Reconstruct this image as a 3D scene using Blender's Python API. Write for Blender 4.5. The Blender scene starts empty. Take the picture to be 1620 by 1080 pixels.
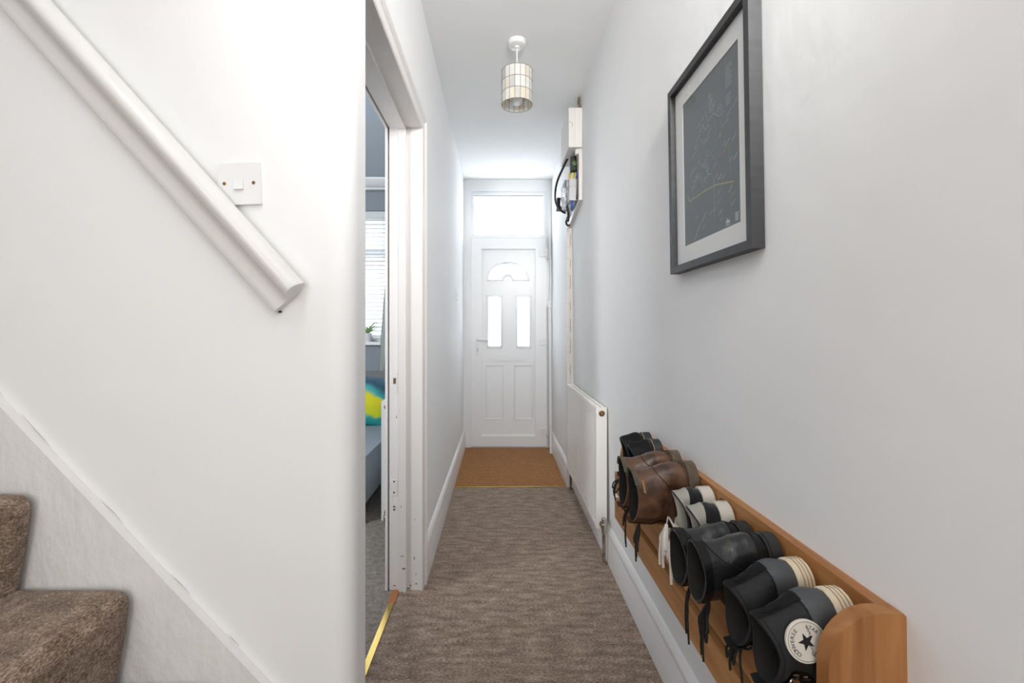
import bpy, bmesh, math, random
from mathutils import Vector, Matrix

random.seed(7)
R = math.radians
PI = math.pi
scene = bpy.context.scene
C = scene.collection

# ------------------------------------------------------------------ camera, world, light, exposure
CAM_Z = 1.142
cam_d = bpy.data.cameras.new('camera')
cam_d.sensor_width = 36.0
cam_d.lens = 16.0                       # 720 px at 1620 px width
cam_d.shift_x = 20 / 1620
cam_d.shift_y = -18 / 1620
cam_d.clip_start = 0.02
cam = bpy.data.objects.new('camera', cam_d)
cam.location = (0, 0, CAM_Z)
cam.rotation_euler = (R(90), 0, 0)
C.objects.link(cam)
scene.camera = cam

world = bpy.data.worlds.new('overcast_sky')
scene.world = world
world.use_nodes = True
wb = world.node_tree.nodes['Background']
wb.inputs[0].default_value = (0.90, 0.955, 1.0, 1)
wb.inputs[1].default_value = 2.2


def area(name, loc, rot, sx, sy, power, col=(1, 1, 1)):
    l = bpy.data.lights.new(name, 'AREA')
    l.shape = 'RECTANGLE'
    l.size = sx
    l.size_y = sy
    l.energy = power
    l.color = col
    o = bpy.data.objects.new(name, l)
    o.location = loc
    o.rotation_euler = rot
    C.objects.link(o)
    return o


# added fill behind the camera, then daylight of the landing window above the stairs
area('rear_fill', (-0.55, -2.0, 1.6), (R(90), 0, R(-12)), 1.2, 1.8, 17.5, (1.0, 0.993, 0.98))
area('landing_daylight', (-1.6, -0.3, 4.7), (0, R(-6), 0), 1.8, 1.8, 5, (0.985, 0.995, 1.0))
# unseen fill light, added overhead to brighten the stair foot and near walls
area('overhead_fill', (-0.25, -0.1, 2.56), (0, R(-15), 0), 0.5, 1.0, 5.4, (1.0, 0.985, 0.96))
# fill panel added above the camera, aimed down the hall to brighten it
area('hall_fill', (0.42, 0.0, 2.20), (R(83), 0, R(3)), 0.2, 0.4, 6.9, (1.0, 0.99, 0.975)).data.spread = R(92)
# daylight of the open street falling on the glazed front door
area('street_daylight', (0.09, 4.95, 1.35), (R(-90), 0, 0), 1.1, 2.4, 36, (0.90, 0.955, 1.0))
# out-of-view fill added at the living room's solid back wall to lift the room
area('living_room_fill', (-1.9, 1.16, 1.7), (R(90), 0, R(8)), 1.1, 1.4, 36, (0.93, 0.97, 1.0))

scene.view_settings.view_transform = 'Standard'
scene.view_settings.look = 'None'
scene.view_settings.exposure = 0.84
scene.view_settings.gamma = 1.0
scene.view_settings.use_curve_mapping = False

# ------------------------------------------------------------------ materials
MATS = {}


def srgb(r, g, b):
    f = lambda c: (c / 255 / 12.92) if c / 255 <= 0.04045 else ((c / 255 + 0.055) / 1.055) ** 2.4
    return (f(r), f(g), f(b), 1.0)


def mat(name, col, rough=0.5, metal=0.0, spec=0.5, bump=None, vary=None, coat=0.0, sheen=0.0, trans=0.0):
    """bump=(scale, strength, dist); vary=(scale, second colour, amount, stretch xyz)"""
    m = bpy.data.materials.new(name)
    m.use_nodes = True
    nt = m.node_tree
    b = nt.nodes['Principled BSDF']
    b.inputs['Base Color'].default_value = col
    b.inputs['Roughness'].default_value = rough
    b.inputs['Metallic'].default_value = metal
    b.inputs['Specular IOR Level'].default_value = spec
    b.inputs['Coat Weight'].default_value = coat
    b.inputs['Sheen Weight'].default_value = sheen
    if trans:
        b.inputs['Transmission Weight'].default_value = trans
    tc = nt.nodes.new('ShaderNodeTexCoord')
    if vary:
        mp = nt.nodes.new('ShaderNodeMapping')
        mp.inputs['Scale'].default_value = vary[3] if len(vary) > 3 else (1, 1, 1)
        nt.links.new(tc.outputs['Object'], mp.inputs['Vector'])
        n = nt.nodes.new('ShaderNodeTexNoise')
        n.inputs['Scale'].default_value = vary[0]
        n.inputs['Detail'].default_value = 6
        nt.links.new(mp.outputs['Vector'], n.inputs['Vector'])
        rp = nt.nodes.new('ShaderNodeValToRGB')
        rp.color_ramp.elements[0].position = 0.5 - vary[2] / 2
        rp.color_ramp.elements[1].position = 0.5 + vary[2] / 2
        rp.color_ramp.elements[0].color = col
        rp.color_ramp.elements[1].color = vary[1]
        nt.links.new(n.outputs['Fac'], rp.inputs['Fac'])
        nt.links.new(rp.outputs['Color'], b.inputs['Base Color'])
    if bump:
        n2 = nt.nodes.new('ShaderNodeTexNoise')
        n2.inputs['Scale'].default_value = bump[0]
        n2.inputs['Detail'].default_value = 5
        if len(bump) > 3:
            mp2 = nt.nodes.new('ShaderNodeMapping')
            mp2.inputs['Scale'].default_value = bump[3]
            nt.links.new(tc.outputs['Object'], mp2.inputs['Vector'])
            nt.links.new(mp2.outputs['Vector'], n2.inputs['Vector'])
        else:
            nt.links.new(tc.outputs['Object'], n2.inputs['Vector'])
        bp = nt.nodes.new('ShaderNodeBump')
        bp.inputs['Strength'].default_value = bump[1]
        bp.inputs['Distance'].default_value = bump[2]
        nt.links.new(n2.outputs['Fac'], bp.inputs['Height'])
        nt.links.new(bp.outputs['Normal'], b.inputs['Normal'])
    MATS[name] = m
    return m


def carpet(name, dark, mid, light, stretch, scale=260, bump=0.9):
    m = bpy.data.materials.new(name)
    m.use_nodes = True
    nt = m.node_tree
    b = nt.nodes['Principled BSDF']
    b.inputs['Roughness'].default_value = 0.95
    b.inputs['Specular IOR Level'].default_value = 0.1
    b.inputs['Sheen Weight'].default_value = 0.15
    tc = nt.nodes.new('ShaderNodeTexCoord')
    mp = nt.nodes.new('ShaderNodeMapping')
    mp.inputs['Scale'].default_value = stretch
    nt.links.new(tc.outputs['Object'], mp.inputs['Vector'])
    n = nt.nodes.new('ShaderNodeTexNoise')
    n.inputs['Scale'].default_value = scale
    n.inputs['Detail'].default_value = 3
    n.inputs['Roughness'].default_value = 0.7
    nt.links.new(mp.outputs['Vector'], n.inputs['Vector'])
    n3 = nt.nodes.new('ShaderNodeTexNoise')
    n3.inputs['Scale'].default_value = scale * 0.13
    n3.inputs['Detail'].default_value = 4
    nt.links.new(mp.outputs['Vector'], n3.inputs['Vector'])
    mx = nt.nodes.new('ShaderNodeMath')
    mx.operation = 'MULTIPLY_ADD'
    mx.inputs[1].default_value = 0.3
    nt.links.new(n3.outputs['Fac'], mx.inputs[0])
    mm = nt.nodes.new('ShaderNodeMath')
    mm.operation = 'MULTIPLY'
    mm.inputs[1].default_value = 0.7
    nt.links.new(n.outputs['Fac'], mm.inputs[0])
    nt.links.new(mm.outputs[0], mx.inputs[2])
    rp = nt.nodes.new('ShaderNodeValToRGB')
    e = rp.color_ramp.elements
    e[0].position = 0.36
    e[0].color = dark
    e[1].position = 0.64
    e[1].color = light
    k = e.new(0.5)
    k.color = mid
    nt.links.new(mx.outputs[0], rp.inputs['Fac'])
    nt.links.new(rp.outputs['Color'], b.inputs['Base Color'])
    v = nt.nodes.new('ShaderNodeTexVoronoi')
    v.inputs['Scale'].default_value = scale * 0.8
    nt.links.new(mp.outputs['Vector'], v.inputs['Vector'])
    bp = nt.nodes.new('ShaderNodeBump')
    bp.inputs['Strength'].default_value = bump
    bp.inputs['Distance'].default_value = 0.003
    bp.invert = True
    nt.links.new(v.outputs['Distance'], bp.inputs['Height'])
    nt.links.new(bp.outputs['Normal'], b.inputs['Normal'])
    MATS[name] = m
    return m


def wood(name, c1, c2, c3, axis, rough=0.45):
    """pine: growth bands running along axis ('x','y','z') with scattered knots"""
    m = bpy.data.materials.new(name)
    m.use_nodes = True
    nt = m.node_tree
    b = nt.nodes['Principled BSDF']
    b.inputs['Roughness'].default_value = rough
    b.inputs['Specular IOR Level'].default_value = 0.35
    tc = nt.nodes.new('ShaderNodeTexCoord')
    mp = nt.nodes.new('ShaderNodeMapping')
    s = {'x': (0.06, 1, 1), 'y': (1, 0.06, 1), 'z': (1, 1, 0.06)}[axis]
    mp.inputs['Scale'].default_value = s
    nt.links.new(tc.outputs['Object'], mp.inputs['Vector'])
    n = nt.nodes.new('ShaderNodeTexNoise')
    n.inputs['Scale'].default_value = 38
    n.inputs['Detail'].default_value = 8
    n.inputs['Distortion'].default_value = 0.6
    nt.links.new(mp.outputs['Vector'], n.inputs['Vector'])
    rp = nt.nodes.new('ShaderNodeValToRGB')
    e = rp.color_ramp.elements
    e[0].position = 0.3
    e[0].color = c1
    e[1].position = 0.7
    e[1].color = c2
    nt.links.new(n.outputs['Fac'], rp.inputs['Fac'])
    mp2 = nt.nodes.new('ShaderNodeMapping')
    mp2.inputs['Scale'].default_value = {'x': (0.5, 1, 1), 'y': (1, 0.5, 1), 'z': (1, 1, 0.5)}[axis]
    nt.links.new(tc.outputs['Object'], mp2.inputs['Vector'])
    v = nt.nodes.new('ShaderNodeTexVoronoi')
    v.inputs['Scale'].default_value = 9
    nt.links.new(mp2.outputs['Vector'], v.inputs['Vector'])
    r2 = nt.nodes.new('ShaderNodeValToRGB')
    r2.color_ramp.elements[0].position = 0.05
    r2.color_ramp.elements[0].color = (1, 1, 1, 1)
    r2.color_ramp.elements[1].position = 0.13
    r2.color_ramp.elements[1].color = (0, 0, 0, 1)
    nt.links.new(v.outputs['Distance'], r2.inputs['Fac'])
    mix = nt.nodes.new('ShaderNodeMix')
    mix.data_type = 'RGBA'
    nt.links.new(r2.outputs['Color'], mix.inputs['Factor'])
    nt.links.new(rp.outputs['Color'], mix.inputs['A'])
    mix.inputs['B'].default_value = c3
    nt.links.new(mix.outputs['Result'], b.inputs['Base Color'])
    bp = nt.nodes.new('ShaderNodeBump')
    bp.inputs['Strength'].default_value = 0.15
    bp.inputs['Distance'].default_value = 0.002
    nt.links.new(n.outputs['Fac'], bp.inputs['Height'])
    nt.links.new(bp.outputs['Normal'], b.inputs['Normal'])
    MATS[name] = m
    return m


def glass(name, tint=(1, 1, 1, 1), frost=0.0, refl=0.5):
    """thin pane: transparent, with a Fresnel reflection and, when frosted, a translucent share"""
    m = bpy.data.materials.new(name)
    m.use_nodes = True
    nt = m.node_tree
    nt.nodes.remove(nt.nodes['Principled BSDF'])
    out = nt.nodes['Material Output']
    t = nt.nodes.new('ShaderNodeBsdfTransparent')
    t.inputs[0].default_value = tint
    last = t
    if frost:
        tl = nt.nodes.new('ShaderNodeBsdfTranslucent')
        tl.inputs[0].default_value = tint
        mx = nt.nodes.new('ShaderNodeMixShader')
        mx.inputs[0].default_value = frost
        nt.links.new(t.outputs[0], mx.inputs[1])
        nt.links.new(tl.outputs[0], mx.inputs[2])
        last = mx
    g = nt.nodes.new('ShaderNodeBsdfGlossy')
    g.inputs['Roughness'].default_value = 0.02
    fr = nt.nodes.new('ShaderNodeFresnel')
    fr.inputs[0].default_value = 1.45
    ml = nt.nodes.new('ShaderNodeMath')
    ml.operation = 'MULTIPLY'
    ml.inputs[1].default_value = refl
    # reflect at the outer skin only: a thin pane has no inner total reflection
    geo = nt.nodes.new('ShaderNodeNewGeometry')
    inv = nt.nodes.new('ShaderNodeMath')
    inv.operation = 'SUBTRACT'
    inv.inputs[0].default_value = 1.0
    nt.links.new(geo.outputs['Backfacing'], inv.inputs[1])
    mb2 = nt.nodes.new('ShaderNodeMath')
    mb2.operation = 'MULTIPLY'
    nt.links.new(fr.outputs[0], mb2.inputs[0])
    nt.links.new(inv.outputs[0], mb2.inputs[1])
    nt.links.new(mb2.outputs[0], ml.inputs[0])
    m2 = nt.nodes.new('ShaderNodeMixShader')
    nt.links.new(ml.outputs[0], m2.inputs[0])
    nt.links.new(last.outputs[0], m2.inputs[1])
    nt.links.new(g.outputs[0], m2.inputs[2])
    nt.links.new(m2.outputs[0], out.inputs[0])
    MATS[name] = m
    return m


def capiz(name, col):
    m = mat(name, col, 0.3, vary=(30, tuple(min(1, c * 1.15) for c in col[:3]) + (1,), 0.4))
    nt = m.node_tree
    b = nt.nodes['Principled BSDF']
    out = nt.nodes['Material Output']
    tl = nt.nodes.new('ShaderNodeBsdfTranslucent')
    tl.inputs[0].default_value = col
    mx = nt.nodes.new('ShaderNodeMixShader')
    mx.inputs[0].default_value = 0.45
    nt.links.new(b.outputs[0], mx.inputs[1])
    nt.links.new(tl.outputs[0], mx.inputs[2])
    nt.links.new(mx.outputs[0], out.inputs[0])
    return m


mat('wall_paint', (0.875, 0.875, 0.875, 1), 0.75, spec=0.25, bump=(9, 0.12, 0.02))
mat('stair_wall_paint', (0.85, 0.85, 0.85, 1), 0.6, spec=0.3, bump=(7, 0.14, 0.02))
mat('ceiling_paint', (0.875, 0.875, 0.87, 1), 0.9, spec=0.15, bump=(14, 0.06, 0.01))
mat('trim_gloss', (0.85, 0.84, 0.835, 1), 0.3, spec=0.5, bump=(22, 0.12, 0.006))
mat('trim_old', (0.82, 0.785, 0.765, 1), 0.35, spec=0.5, bump=(45, 0.35, 0.004, (1, 1, 0.25)))
mat('string_paint', (0.80, 0.79, 0.782, 1), 0.36, spec=0.5, bump=(34, 0.55, 0.008, (1, 1, 0.6)))
mat('handrail_paint', (0.80, 0.785, 0.77, 1), 0.28, spec=0.5, bump=(30, 0.08, 0.004))
mat('upvc', (0.86, 0.87, 0.88, 1), 0.32, spec=0.5)
mat('white_plastic', (0.82, 0.82, 0.82, 1), 0.3, spec=0.5)
mat('cream_metal', (0.76, 0.735, 0.70, 1), 0.42, spec=0.5, bump=(50, 0.05, 0.002))
mat('radiator_paint', (0.85, 0.825, 0.795, 1), 0.38, spec=0.5)
mat('dark_gap', srgb(40, 38, 36), 0.9)
mat('crack', srgb(70, 62, 58), 0.9)
mat('brass', srgb(226, 196, 118), 0.25, metal=1.0)
mat('aged_brass', srgb(130, 100, 60), 0.4, metal=0.8)
mat('brown_pipe', srgb(86, 62, 46), 0.5, vary=(60, srgb(150, 130, 112), 0.3))
mat('chrome', srgb(190, 186, 180), 0.18, metal=1.0)
mat('threshold_wood', srgb(178, 112, 62), 0.5)
carpet('hall_carpet', srgb(78, 63, 53), srgb(142, 121, 105), srgb(200, 180, 163), (0.32, 1.0, 1.0), 300)
carpet('stair_carpet', srgb(72, 58, 49), srgb(136, 115, 98), srgb(192, 171, 152), (1.0, 0.55, 1.0), 330, 1.0)
carpet('room_carpet', srgb(96, 86, 80), srgb(142, 131, 122), srgb(186, 176, 166), (1, 1, 1), 320)
carpet('coir', srgb(112, 70, 30), srgb(168, 112, 56), srgb(196, 140, 80), (1, 1, 1), 420)
wood('pine_y', srgb(158, 104, 58), srgb(196, 144, 92), srgb(116, 62, 32), 'y')
wood('pine_z', srgb(140, 88, 46), srgb(178, 124, 74), srgb(104, 52, 26), 'z')
mat('frame_black', srgb(40, 40, 42), 0.5, vary=(60, srgb(56, 56, 58), 0.5, (1, 1, 0.2)))
mat('mat_board', (0.80, 0.80, 0.79, 1), 0.9)
mat('print_slate', srgb(108, 114, 118), 0.75)
mat('print_white', srgb(205, 208, 208), 0.8)
mat('print_grey', srgb(182, 186, 187), 0.8)
mat('print_yellow', srgb(206, 196, 120), 0.8)
mat('print_blue', srgb(110, 150, 176), 0.8)
mat('print_orange', srgb(178, 136, 112), 0.8)
mat('print_dark', srgb(66, 68, 66), 0.8)
glass('clear_glass', refl=0.7)
glass('picture_glass', refl=0.8)
glass('frosted_glass', (0.97, 0.985, 1, 1), frost=0.75, refl=0.6)
capiz('capiz_pearl', (0.90, 0.885, 0.85, 1))
capiz('capiz_cream', (0.86, 0.80, 0.70, 1))
capiz('capiz_grey', (0.74, 0.73, 0.71, 1))
mat('shade_wire', srgb(120, 108, 88), 0.4, metal=0.7)
mat('wire_black', srgb(24, 24, 25), 0.5)
mat('wire_grey', srgb(120, 118, 112), 0.5)
mat('wire_yellow', srgb(214, 190, 40), 0.5)
mat('wire_blue', srgb(48, 92, 170), 0.5)
mat('wire_green', srgb(80, 110, 50), 0.5)
mat('grey_plastic', srgb(205, 205, 206), 0.4)
mat('foil', srgb(200, 202, 206), 0.25, metal=0.8, bump=(60, 1.0, 0.01))
mat('batten_paint', (0.70, 0.66, 0.63, 1), 0.5, bump=(40, 0.5, 0.004))
# shoes
mat('brown_leather', srgb(56, 36, 26), 0.36, vary=(26, srgb(112, 80, 60), 0.30), bump=(34, 0.35, 0.008))
mat('brown_sole', srgb(84, 70, 56), 0.8, vary=(40, srgb(104, 90, 74), 0.5), bump=(120, 0.4, 0.003))
mat('sage_lining', srgb(120, 114, 98), 0.9)
mat('dark_lining', srgb(26, 25, 24), 0.95)
mat('black_leather', srgb(26, 26, 27), 0.24, spec=0.7, vary=(18, srgb(40, 40, 42), 0.5), bump=(30, 0.4, 0.010))
mat('black_rubber', srgb(38, 38, 39), 0.5)
mat('black_canvas', srgb(24, 24, 26), 0.75, bump=(300, 0.5, 0.002))
mat('navy_suede', srgb(20, 21, 26), 0.9, bump=(240, 0.4, 0.002), sheen=0.2)
mat('grey_heel', srgb(110, 113, 116), 0.32, bump=(60, 0.08, 0.003))
mat('cream_rubber', srgb(214, 196, 168), 0.6, vary=(50, srgb(226, 212, 188), 0.5), bump=(80, 0.2, 0.003))
mat('cream_line', srgb(150, 126, 98), 0.7)
mat('white_leather', srgb(216, 212, 202), 0.45, bump=(60, 0.1, 0.003))
mat('white_rubber', srgb(208, 202, 190), 0.5)
mat('white_lace', srgb(222, 218, 210), 0.8)
mat('black_lace', srgb(22, 21, 21), 0.8)
mat('brown_lace', srgb(40, 32, 28), 0.8)
mat('tag_tan', srgb(198, 160, 118), 0.6)
mat('patch_white', srgb(214, 208, 198), 0.7)
mat('beige_piping', srgb(172, 150, 120), 0.7)
mat('seam', srgb(34, 24, 20), 0.8)
mat('black_seam', srgb(12, 12, 12), 0.8)
# living room
mat('room_wall_paint', srgb(150, 158, 166), 0.85)
mat('room_ceiling_paint', srgb(206, 214, 222), 0.9)
mat('sofa_fabric', srgb(132, 142, 152), 0.9, bump=(240, 0.4, 0.003), vary=(160, srgb(146, 155, 163), 0.6))
mat('sofa_back_fabric', srgb(120, 118, 116), 0.9, bump=(240, 0.4, 0.003))
mat('dark_wood_leg', srgb(40, 32, 28), 0.5)
mat('curtain_fabric', srgb(214, 220, 217), 0.9, bump=(200, 0.2, 0.003))
_m = MATS['curtain_fabric']
_nt = _m.node_tree
_tl = _nt.nodes.new('ShaderNodeBsdfTranslucent')
_tl.inputs[0].default_value = srgb(190, 198, 194)
_mx = _nt.nodes.new('ShaderNodeMixShader')
_mx.inputs[0].default_value = 0.4
_nt.links.new(_nt.nodes['Principled BSDF'].outputs[0], _mx.inputs[1])
_nt.links.new(_tl.outputs[0], _mx.inputs[2])
_nt.links.new(_mx.outputs[0], _nt.nodes['Material Output'].inputs[0])
mat('blind_slat', (0.80, 0.81, 0.82, 1), 0.4)
mat('leaf_green', srgb(120, 156, 84), 0.5)
mat('pot_dark', srgb(52, 52, 52), 0.6)
mat('street', srgb(150, 150, 150), 0.9)
mat('render_white', srgb(225, 225, 222), 0.9)
mat('render_grey', srgb(150, 158, 168), 0.7)
mat('roof_slate', srgb(96, 100, 108), 0.8)


def cushion_mat():
    m = bpy.data.materials.new('splash_print')
    m.use_nodes = True
    nt = m.node_tree
    b = nt.nodes['Principled BSDF']
    b.inputs['Roughness'].default_value = 0.8
    tc = nt.nodes.new('ShaderNodeTexCoord')
    n = nt.nodes.new('ShaderNodeTexNoise')
    n.inputs['Scale'].default_value = 4.5
    n.inputs['Detail'].default_value = 3
    nt.links.new(tc.outputs['Object'], n.inputs['Vector'])
    sep = nt.nodes.new('ShaderNodeSeparateXYZ')
    nt.links.new(tc.outputs['Object'], sep.inputs[0])
    ad = nt.nodes.new('ShaderNodeMath')
    ad.operation = 'MULTIPLY_ADD'
    ad.inputs[1].default_value = 0.20
    nt.links.new(n.outputs['Fac'], ad.inputs[0])
    nt.links.new(sep.outputs['Z'], ad.inputs[2])
    rp = nt.nodes.new('ShaderNodeValToRGB')
    rp.color_ramp.interpolation = 'EASE'
    e = rp.color_ramp.elements
    e[0].position = 0.10
    e[0].color = srgb(20, 120, 124)
    e[1].position = 0.52
    e[1].color = srgb(110, 130, 146)
    for p, c in ((0.17, srgb(28, 140, 138)), (0.20, srgb(190, 196, 30)), (0.31, srgb(214, 202, 26)), (0.345, srgb(60, 160, 160)), (0.40, srgb(52, 84, 104))):
        k = e.new(p)
        k.color = c
    nt.links.new(ad.outputs[0], rp.inputs['Fac'])
    nt.links.new(rp.outputs['Color'], b.inputs['Base Color'])
    MATS['splash_print'] = m


cushion_mat()
mat('lattice_print', srgb(90, 94, 100), 0.9, vary=(60, srgb(196, 198, 200), 0.08))

# ------------------------------------------------------------------ helpers
WORLD = {}          # object -> its world matrix as placed


def obj(name, bm, m, parent=None, smooth=True, angle=35, local=False, kind=None):
    """link a bmesh (in world coordinates, or in the parent's when local) as one mesh object"""
    bmesh.ops.recalc_face_normals(bm, faces=bm.faces[:])
    me = bpy.data.meshes.new(name)
    bm.to_mesh(me)
    bm.free()
    return obj_me(name, me, m, parent, smooth, angle, local, kind)


def obj_me(name, me, m, parent=None, smooth=True, angle=35, local=False, kind=None):
    o = bpy.data.objects.new(name, me)
    C.objects.link(o)
    base = Matrix()
    if parent is not None:
        o.parent = parent
        base = WORLD[parent]
    if not local:
        me.transform(base.inverted())
    WORLD[o] = base
    me.materials.append(MATS[m] if isinstance(m, str) else m)
    if smooth:
        for p in me.polygons:
            p.use_smooth = True
        me.set_sharp_from_angle(angle=R(angle))
    if kind:
        o['kind'] = kind
    return o


def thing(name, label=None, cat=None, loc=(0, 0, 0), group=None, matrix=None, kind=None):
    o = bpy.data.objects.new(name, None)
    o.empty_display_size = 0.05
    C.objects.link(o)
    M = matrix if matrix is not None else Matrix.Translation(Vector(loc))
    o.matrix_world = M
    WORLD[o] = M
    if label:
        o['label'] = label
        o['category'] = cat
    if group:
        o['group'] = group
    if kind:
        o['kind'] = kind
    return o


def tag(o, label, cat, group=None):
    o['label'] = label
    o['category'] = cat
    if group:
        o['group'] = group
    return o


def B():
    return bmesh.new()


def bx(bm, x0, x1, y0, y1, z0, z1):
    vs = [bm.verts.new((x, y, z)) for x in (x0, x1) for y in (y0, y1) for z in (z0, z1)]
    for f in ((0, 1, 3, 2), (4, 6, 7, 5), (0, 4, 5, 1), (2, 3, 7, 6), (0, 2, 6, 4), (1, 5, 7, 3)):
        bm.faces.new([vs[i] for i in f])
    return bm


def bev(bm, w, seg=2, angle=30):
    es = [e for e in bm.edges if len(e.link_faces) == 2 and e.calc_face_angle(0) > R(angle)]
    bmesh.ops.bevel(bm, geom=es, offset=w, segments=seg, affect='EDGES', profile=0.5)
    return bm


def box(name, b, m, parent=None, bevel=0.0, seg=2, kind=None):
    bm = bx(B(), *b)
    if bevel:
        bev(bm, bevel, seg)
    return obj(name, bm, m, parent, kind=kind)


def prism(bm, pts, axis, a0, a1):
    """closed polygon of 2-D points extruded along an axis: 'x' (y,z), 'y' (x,z), 'z' (x,y)"""
    def P(p, a):
        return {'x': (a, p[0], p[1]), 'y': (p[0], a, p[1]), 'z': (p[0], p[1], a)}[axis]
    v0 = [bm.verts.new(P(p, a0)) for p in pts]
    v1 = [bm.verts.new(P(p, a1)) for p in pts]
    n = len(pts)
    for i in range(n):
        j = (i + 1) % n
        bm.faces.new((v0[i], v0[j], v1[j], v1[i]))
    bm.faces.new(v0[::-1])
    bm.faces.new(v1)
    return bm


def frames(pts):
    """parallel-transport frames along a polyline"""
    pts = [Vector(p) for p in pts]
    out = []
    up = None
    for i, p in enumerate(pts):
        a = pts[max(i - 1, 0)]
        b = pts[min(i + 1, len(pts) - 1)]
        t = (b - a).normalized()
        if up is None:
            up = Vector((0, 0, 1)) if abs(t.z) < 0.9 else Vector((0, 1, 0))
        s = t.cross(up)
        if s.length < 1e-6:
            s = t.cross(Vector((1, 0.1, 0)))
        s.normalize()
        up = s.cross(t).normalized()
        out.append((p, s, up))
    return out


def tube(bm, pts, r, seg=8, flat=None, caps=True):
    """round (or flattened) tube along a polyline; r may be a list"""
    rings = []
    fr = frames(pts)
    for i, (p, s, u) in enumerate(fr):
        rr = r[i] if isinstance(r, (list, tuple)) else r
        r2 = rr * (flat if flat else 1)
        rings.append([bm.verts.new(p + s * (rr * math.cos(2 * PI * k / seg)) + u * (r2 * math.sin(2 * PI * k / seg))) for k in range(seg)])
    for a, b in zip(rings, rings[1:]):
        for k in range(seg):
            j = (k + 1) % seg
            bm.faces.new((a[k], a[j], b[j], b[k]))
    if caps:
        bm.faces.new(rings[0][::-1])
        bm.faces.new(rings[-1])
    return bm


def smooth_path(pts, n=6):
    """Catmull-Rom through points"""
    P = [Vector(p) for p in pts]
    P = [P[0] * 2 - P[1]] + P + [P[-1] * 2 - P[-2]]
    out = []
    for i in range(1, len(P) - 2):
        a, b, c, d = P[i - 1:i + 3]
        for k in range(n):
            t = k / n
            out.append(0.5 * ((2 * b) + (c - a) * t + (2 * a - 5 * b + 4 * c - d) * t * t + (3 * b - a - 3 * c + d) * t ** 3))
    out.append(P[-2])
    return out


def lathe(bm, prof, c, axis='z', seg=24):
    """profile of (radius, along) turned round an axis through c"""
    c = Vector(c)
    A = {'x': (Vector((1, 0, 0)), Vector((0, 1, 0)), Vector((0, 0, 1))), 'y': (Vector((0, 1, 0)), Vector((0, 0, 1)), Vector((1, 0, 0))), 'z': (Vector((0, 0, 1)), Vector((1, 0, 0)), Vector((0, 1, 0)))}[axis]
    rings = []
    for r, h in prof:
        if r < 1e-6:
            rings.append([bm.verts.new(c + A[0] * h)])
        else:
            rings.append([bm.verts.new(c + A[0] * h + A[1] * (r * math.cos(2 * PI * k / seg)) + A[2] * (r * math.sin(2 * PI * k / seg))) for k in range(seg)])
    for a, b in zip(rings, rings[1:]):
        for k in range(seg):
            j = (k + 1) % seg
            if len(a) == 1 and len(b) == 1:
                continue
            if len(a) == 1:
                bm.faces.new((a[0], b[j], b[k]))
            elif len(b) == 1:
                bm.faces.new((a[k], a[j], b[0]))
            else:
                bm.faces.new((a[k], a[j], b[j], b[k]))
    if len(rings[0]) > 1:
        bm.faces.new(rings[0][::-1])
    if len(rings[-1]) > 1:
        bm.faces.new(rings[-1])
    return bm


def plate_with_holes(outer, holes, thick, to_world):
    """flat plate with cut-outs, as a mesh; 2-D points, mapped by a matrix"""
    cu = bpy.data.curves.new('plate', 'CURVE')
    cu.dimensions = '2D'
    cu.fill_mode = 'BOTH'
    cu.extrude = thick / 2
    for loop in [outer] + holes:
        s = cu.splines.new('POLY')
        s.points.add(len(loop) - 1)
        for p, q in zip(s.points, loop):
            p.co = (q[0], q[1], 0, 1)
        s.use_cyclic_u = True
    o = bpy.data.objects.new('plate', cu)
    C.objects.link(o)
    dg = bpy.context.evaluated_depsgraph_get()
    me = bpy.data.meshes.new_from_object(o.evaluated_get(dg))
    bpy.data.objects.remove(o)
    bpy.data.curves.remove(cu)
    me.transform(to_world)
    return me


def text_mesh(txt, size, extrude=0.0):
    cu = bpy.data.curves.new('letter', 'FONT')
    cu.body = txt
    cu.size = size
    cu.extrude = extrude
    cu.align_x = 'CENTER'
    cu.align_y = 'CENTER'
    o = bpy.data.objects.new('letter', cu)
    C.objects.link(o)
    dg = bpy.context.evaluated_depsgraph_get()
    me = bpy.data.meshes.new_from_object(o.evaluated_get(dg))
    bpy.data.objects.remove(o)
    bpy.data.curves.remove(cu)
    return me


def bm_add_mesh(bm, me, M):
    t = bmesh.new()
    t.from_mesh(me)
    t.transform(M)
    tmp = bpy.data.meshes.new('tmp')
    t.to_mesh(tmp)
    t.free()
    bm.from_mesh(tmp)
    bpy.data.meshes.remove(tmp)


def lerp_table(tab, x):
    if x <= tab[0][0]:
        return tab[0][1]
    for (a, b), (c, d) in zip(tab, tab[1:]):
        if x <= c:
            t = (x - a) / (c - a)
            t = t * t * (3 - 2 * t) * 0.5 + t * 0.5
            return b + (d - b) * t
    return tab[-1][1]


def smoothstep(a, b, x):
    t = min(1, max(0, (x - a) / (b - a)))
    return t * t * (3 - 2 * t)


# ------------------------------------------------------------------ key planes of the place
Y_DOOR = 4.41          # inner face of the front wall
X_LEFT = -0.347        # hall face of the left wall
X_LROOM = -0.484       # living-room face of the same wall
CEIL = 2.60
Y_STAIR = 0.957        # face of the stair wall
Y_STEP = 3.31          # where the right wall steps in, behind the batten
Y_JAMB0, Y_JAMB1 = 1.06, 2.0
HEAD = 2.03
Y_BACK = -2.2
X_STAIRS = -3.0


def XR(z):             # the near right wall leans: hall width grows towards the floor
    return 0.552 - 0.041 * z / 2.6


XR_FAR = 0.508

# ------------------------------------------------------------------ the setting
def S(o):
    o['kind'] = 'structure'
    return o


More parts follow.
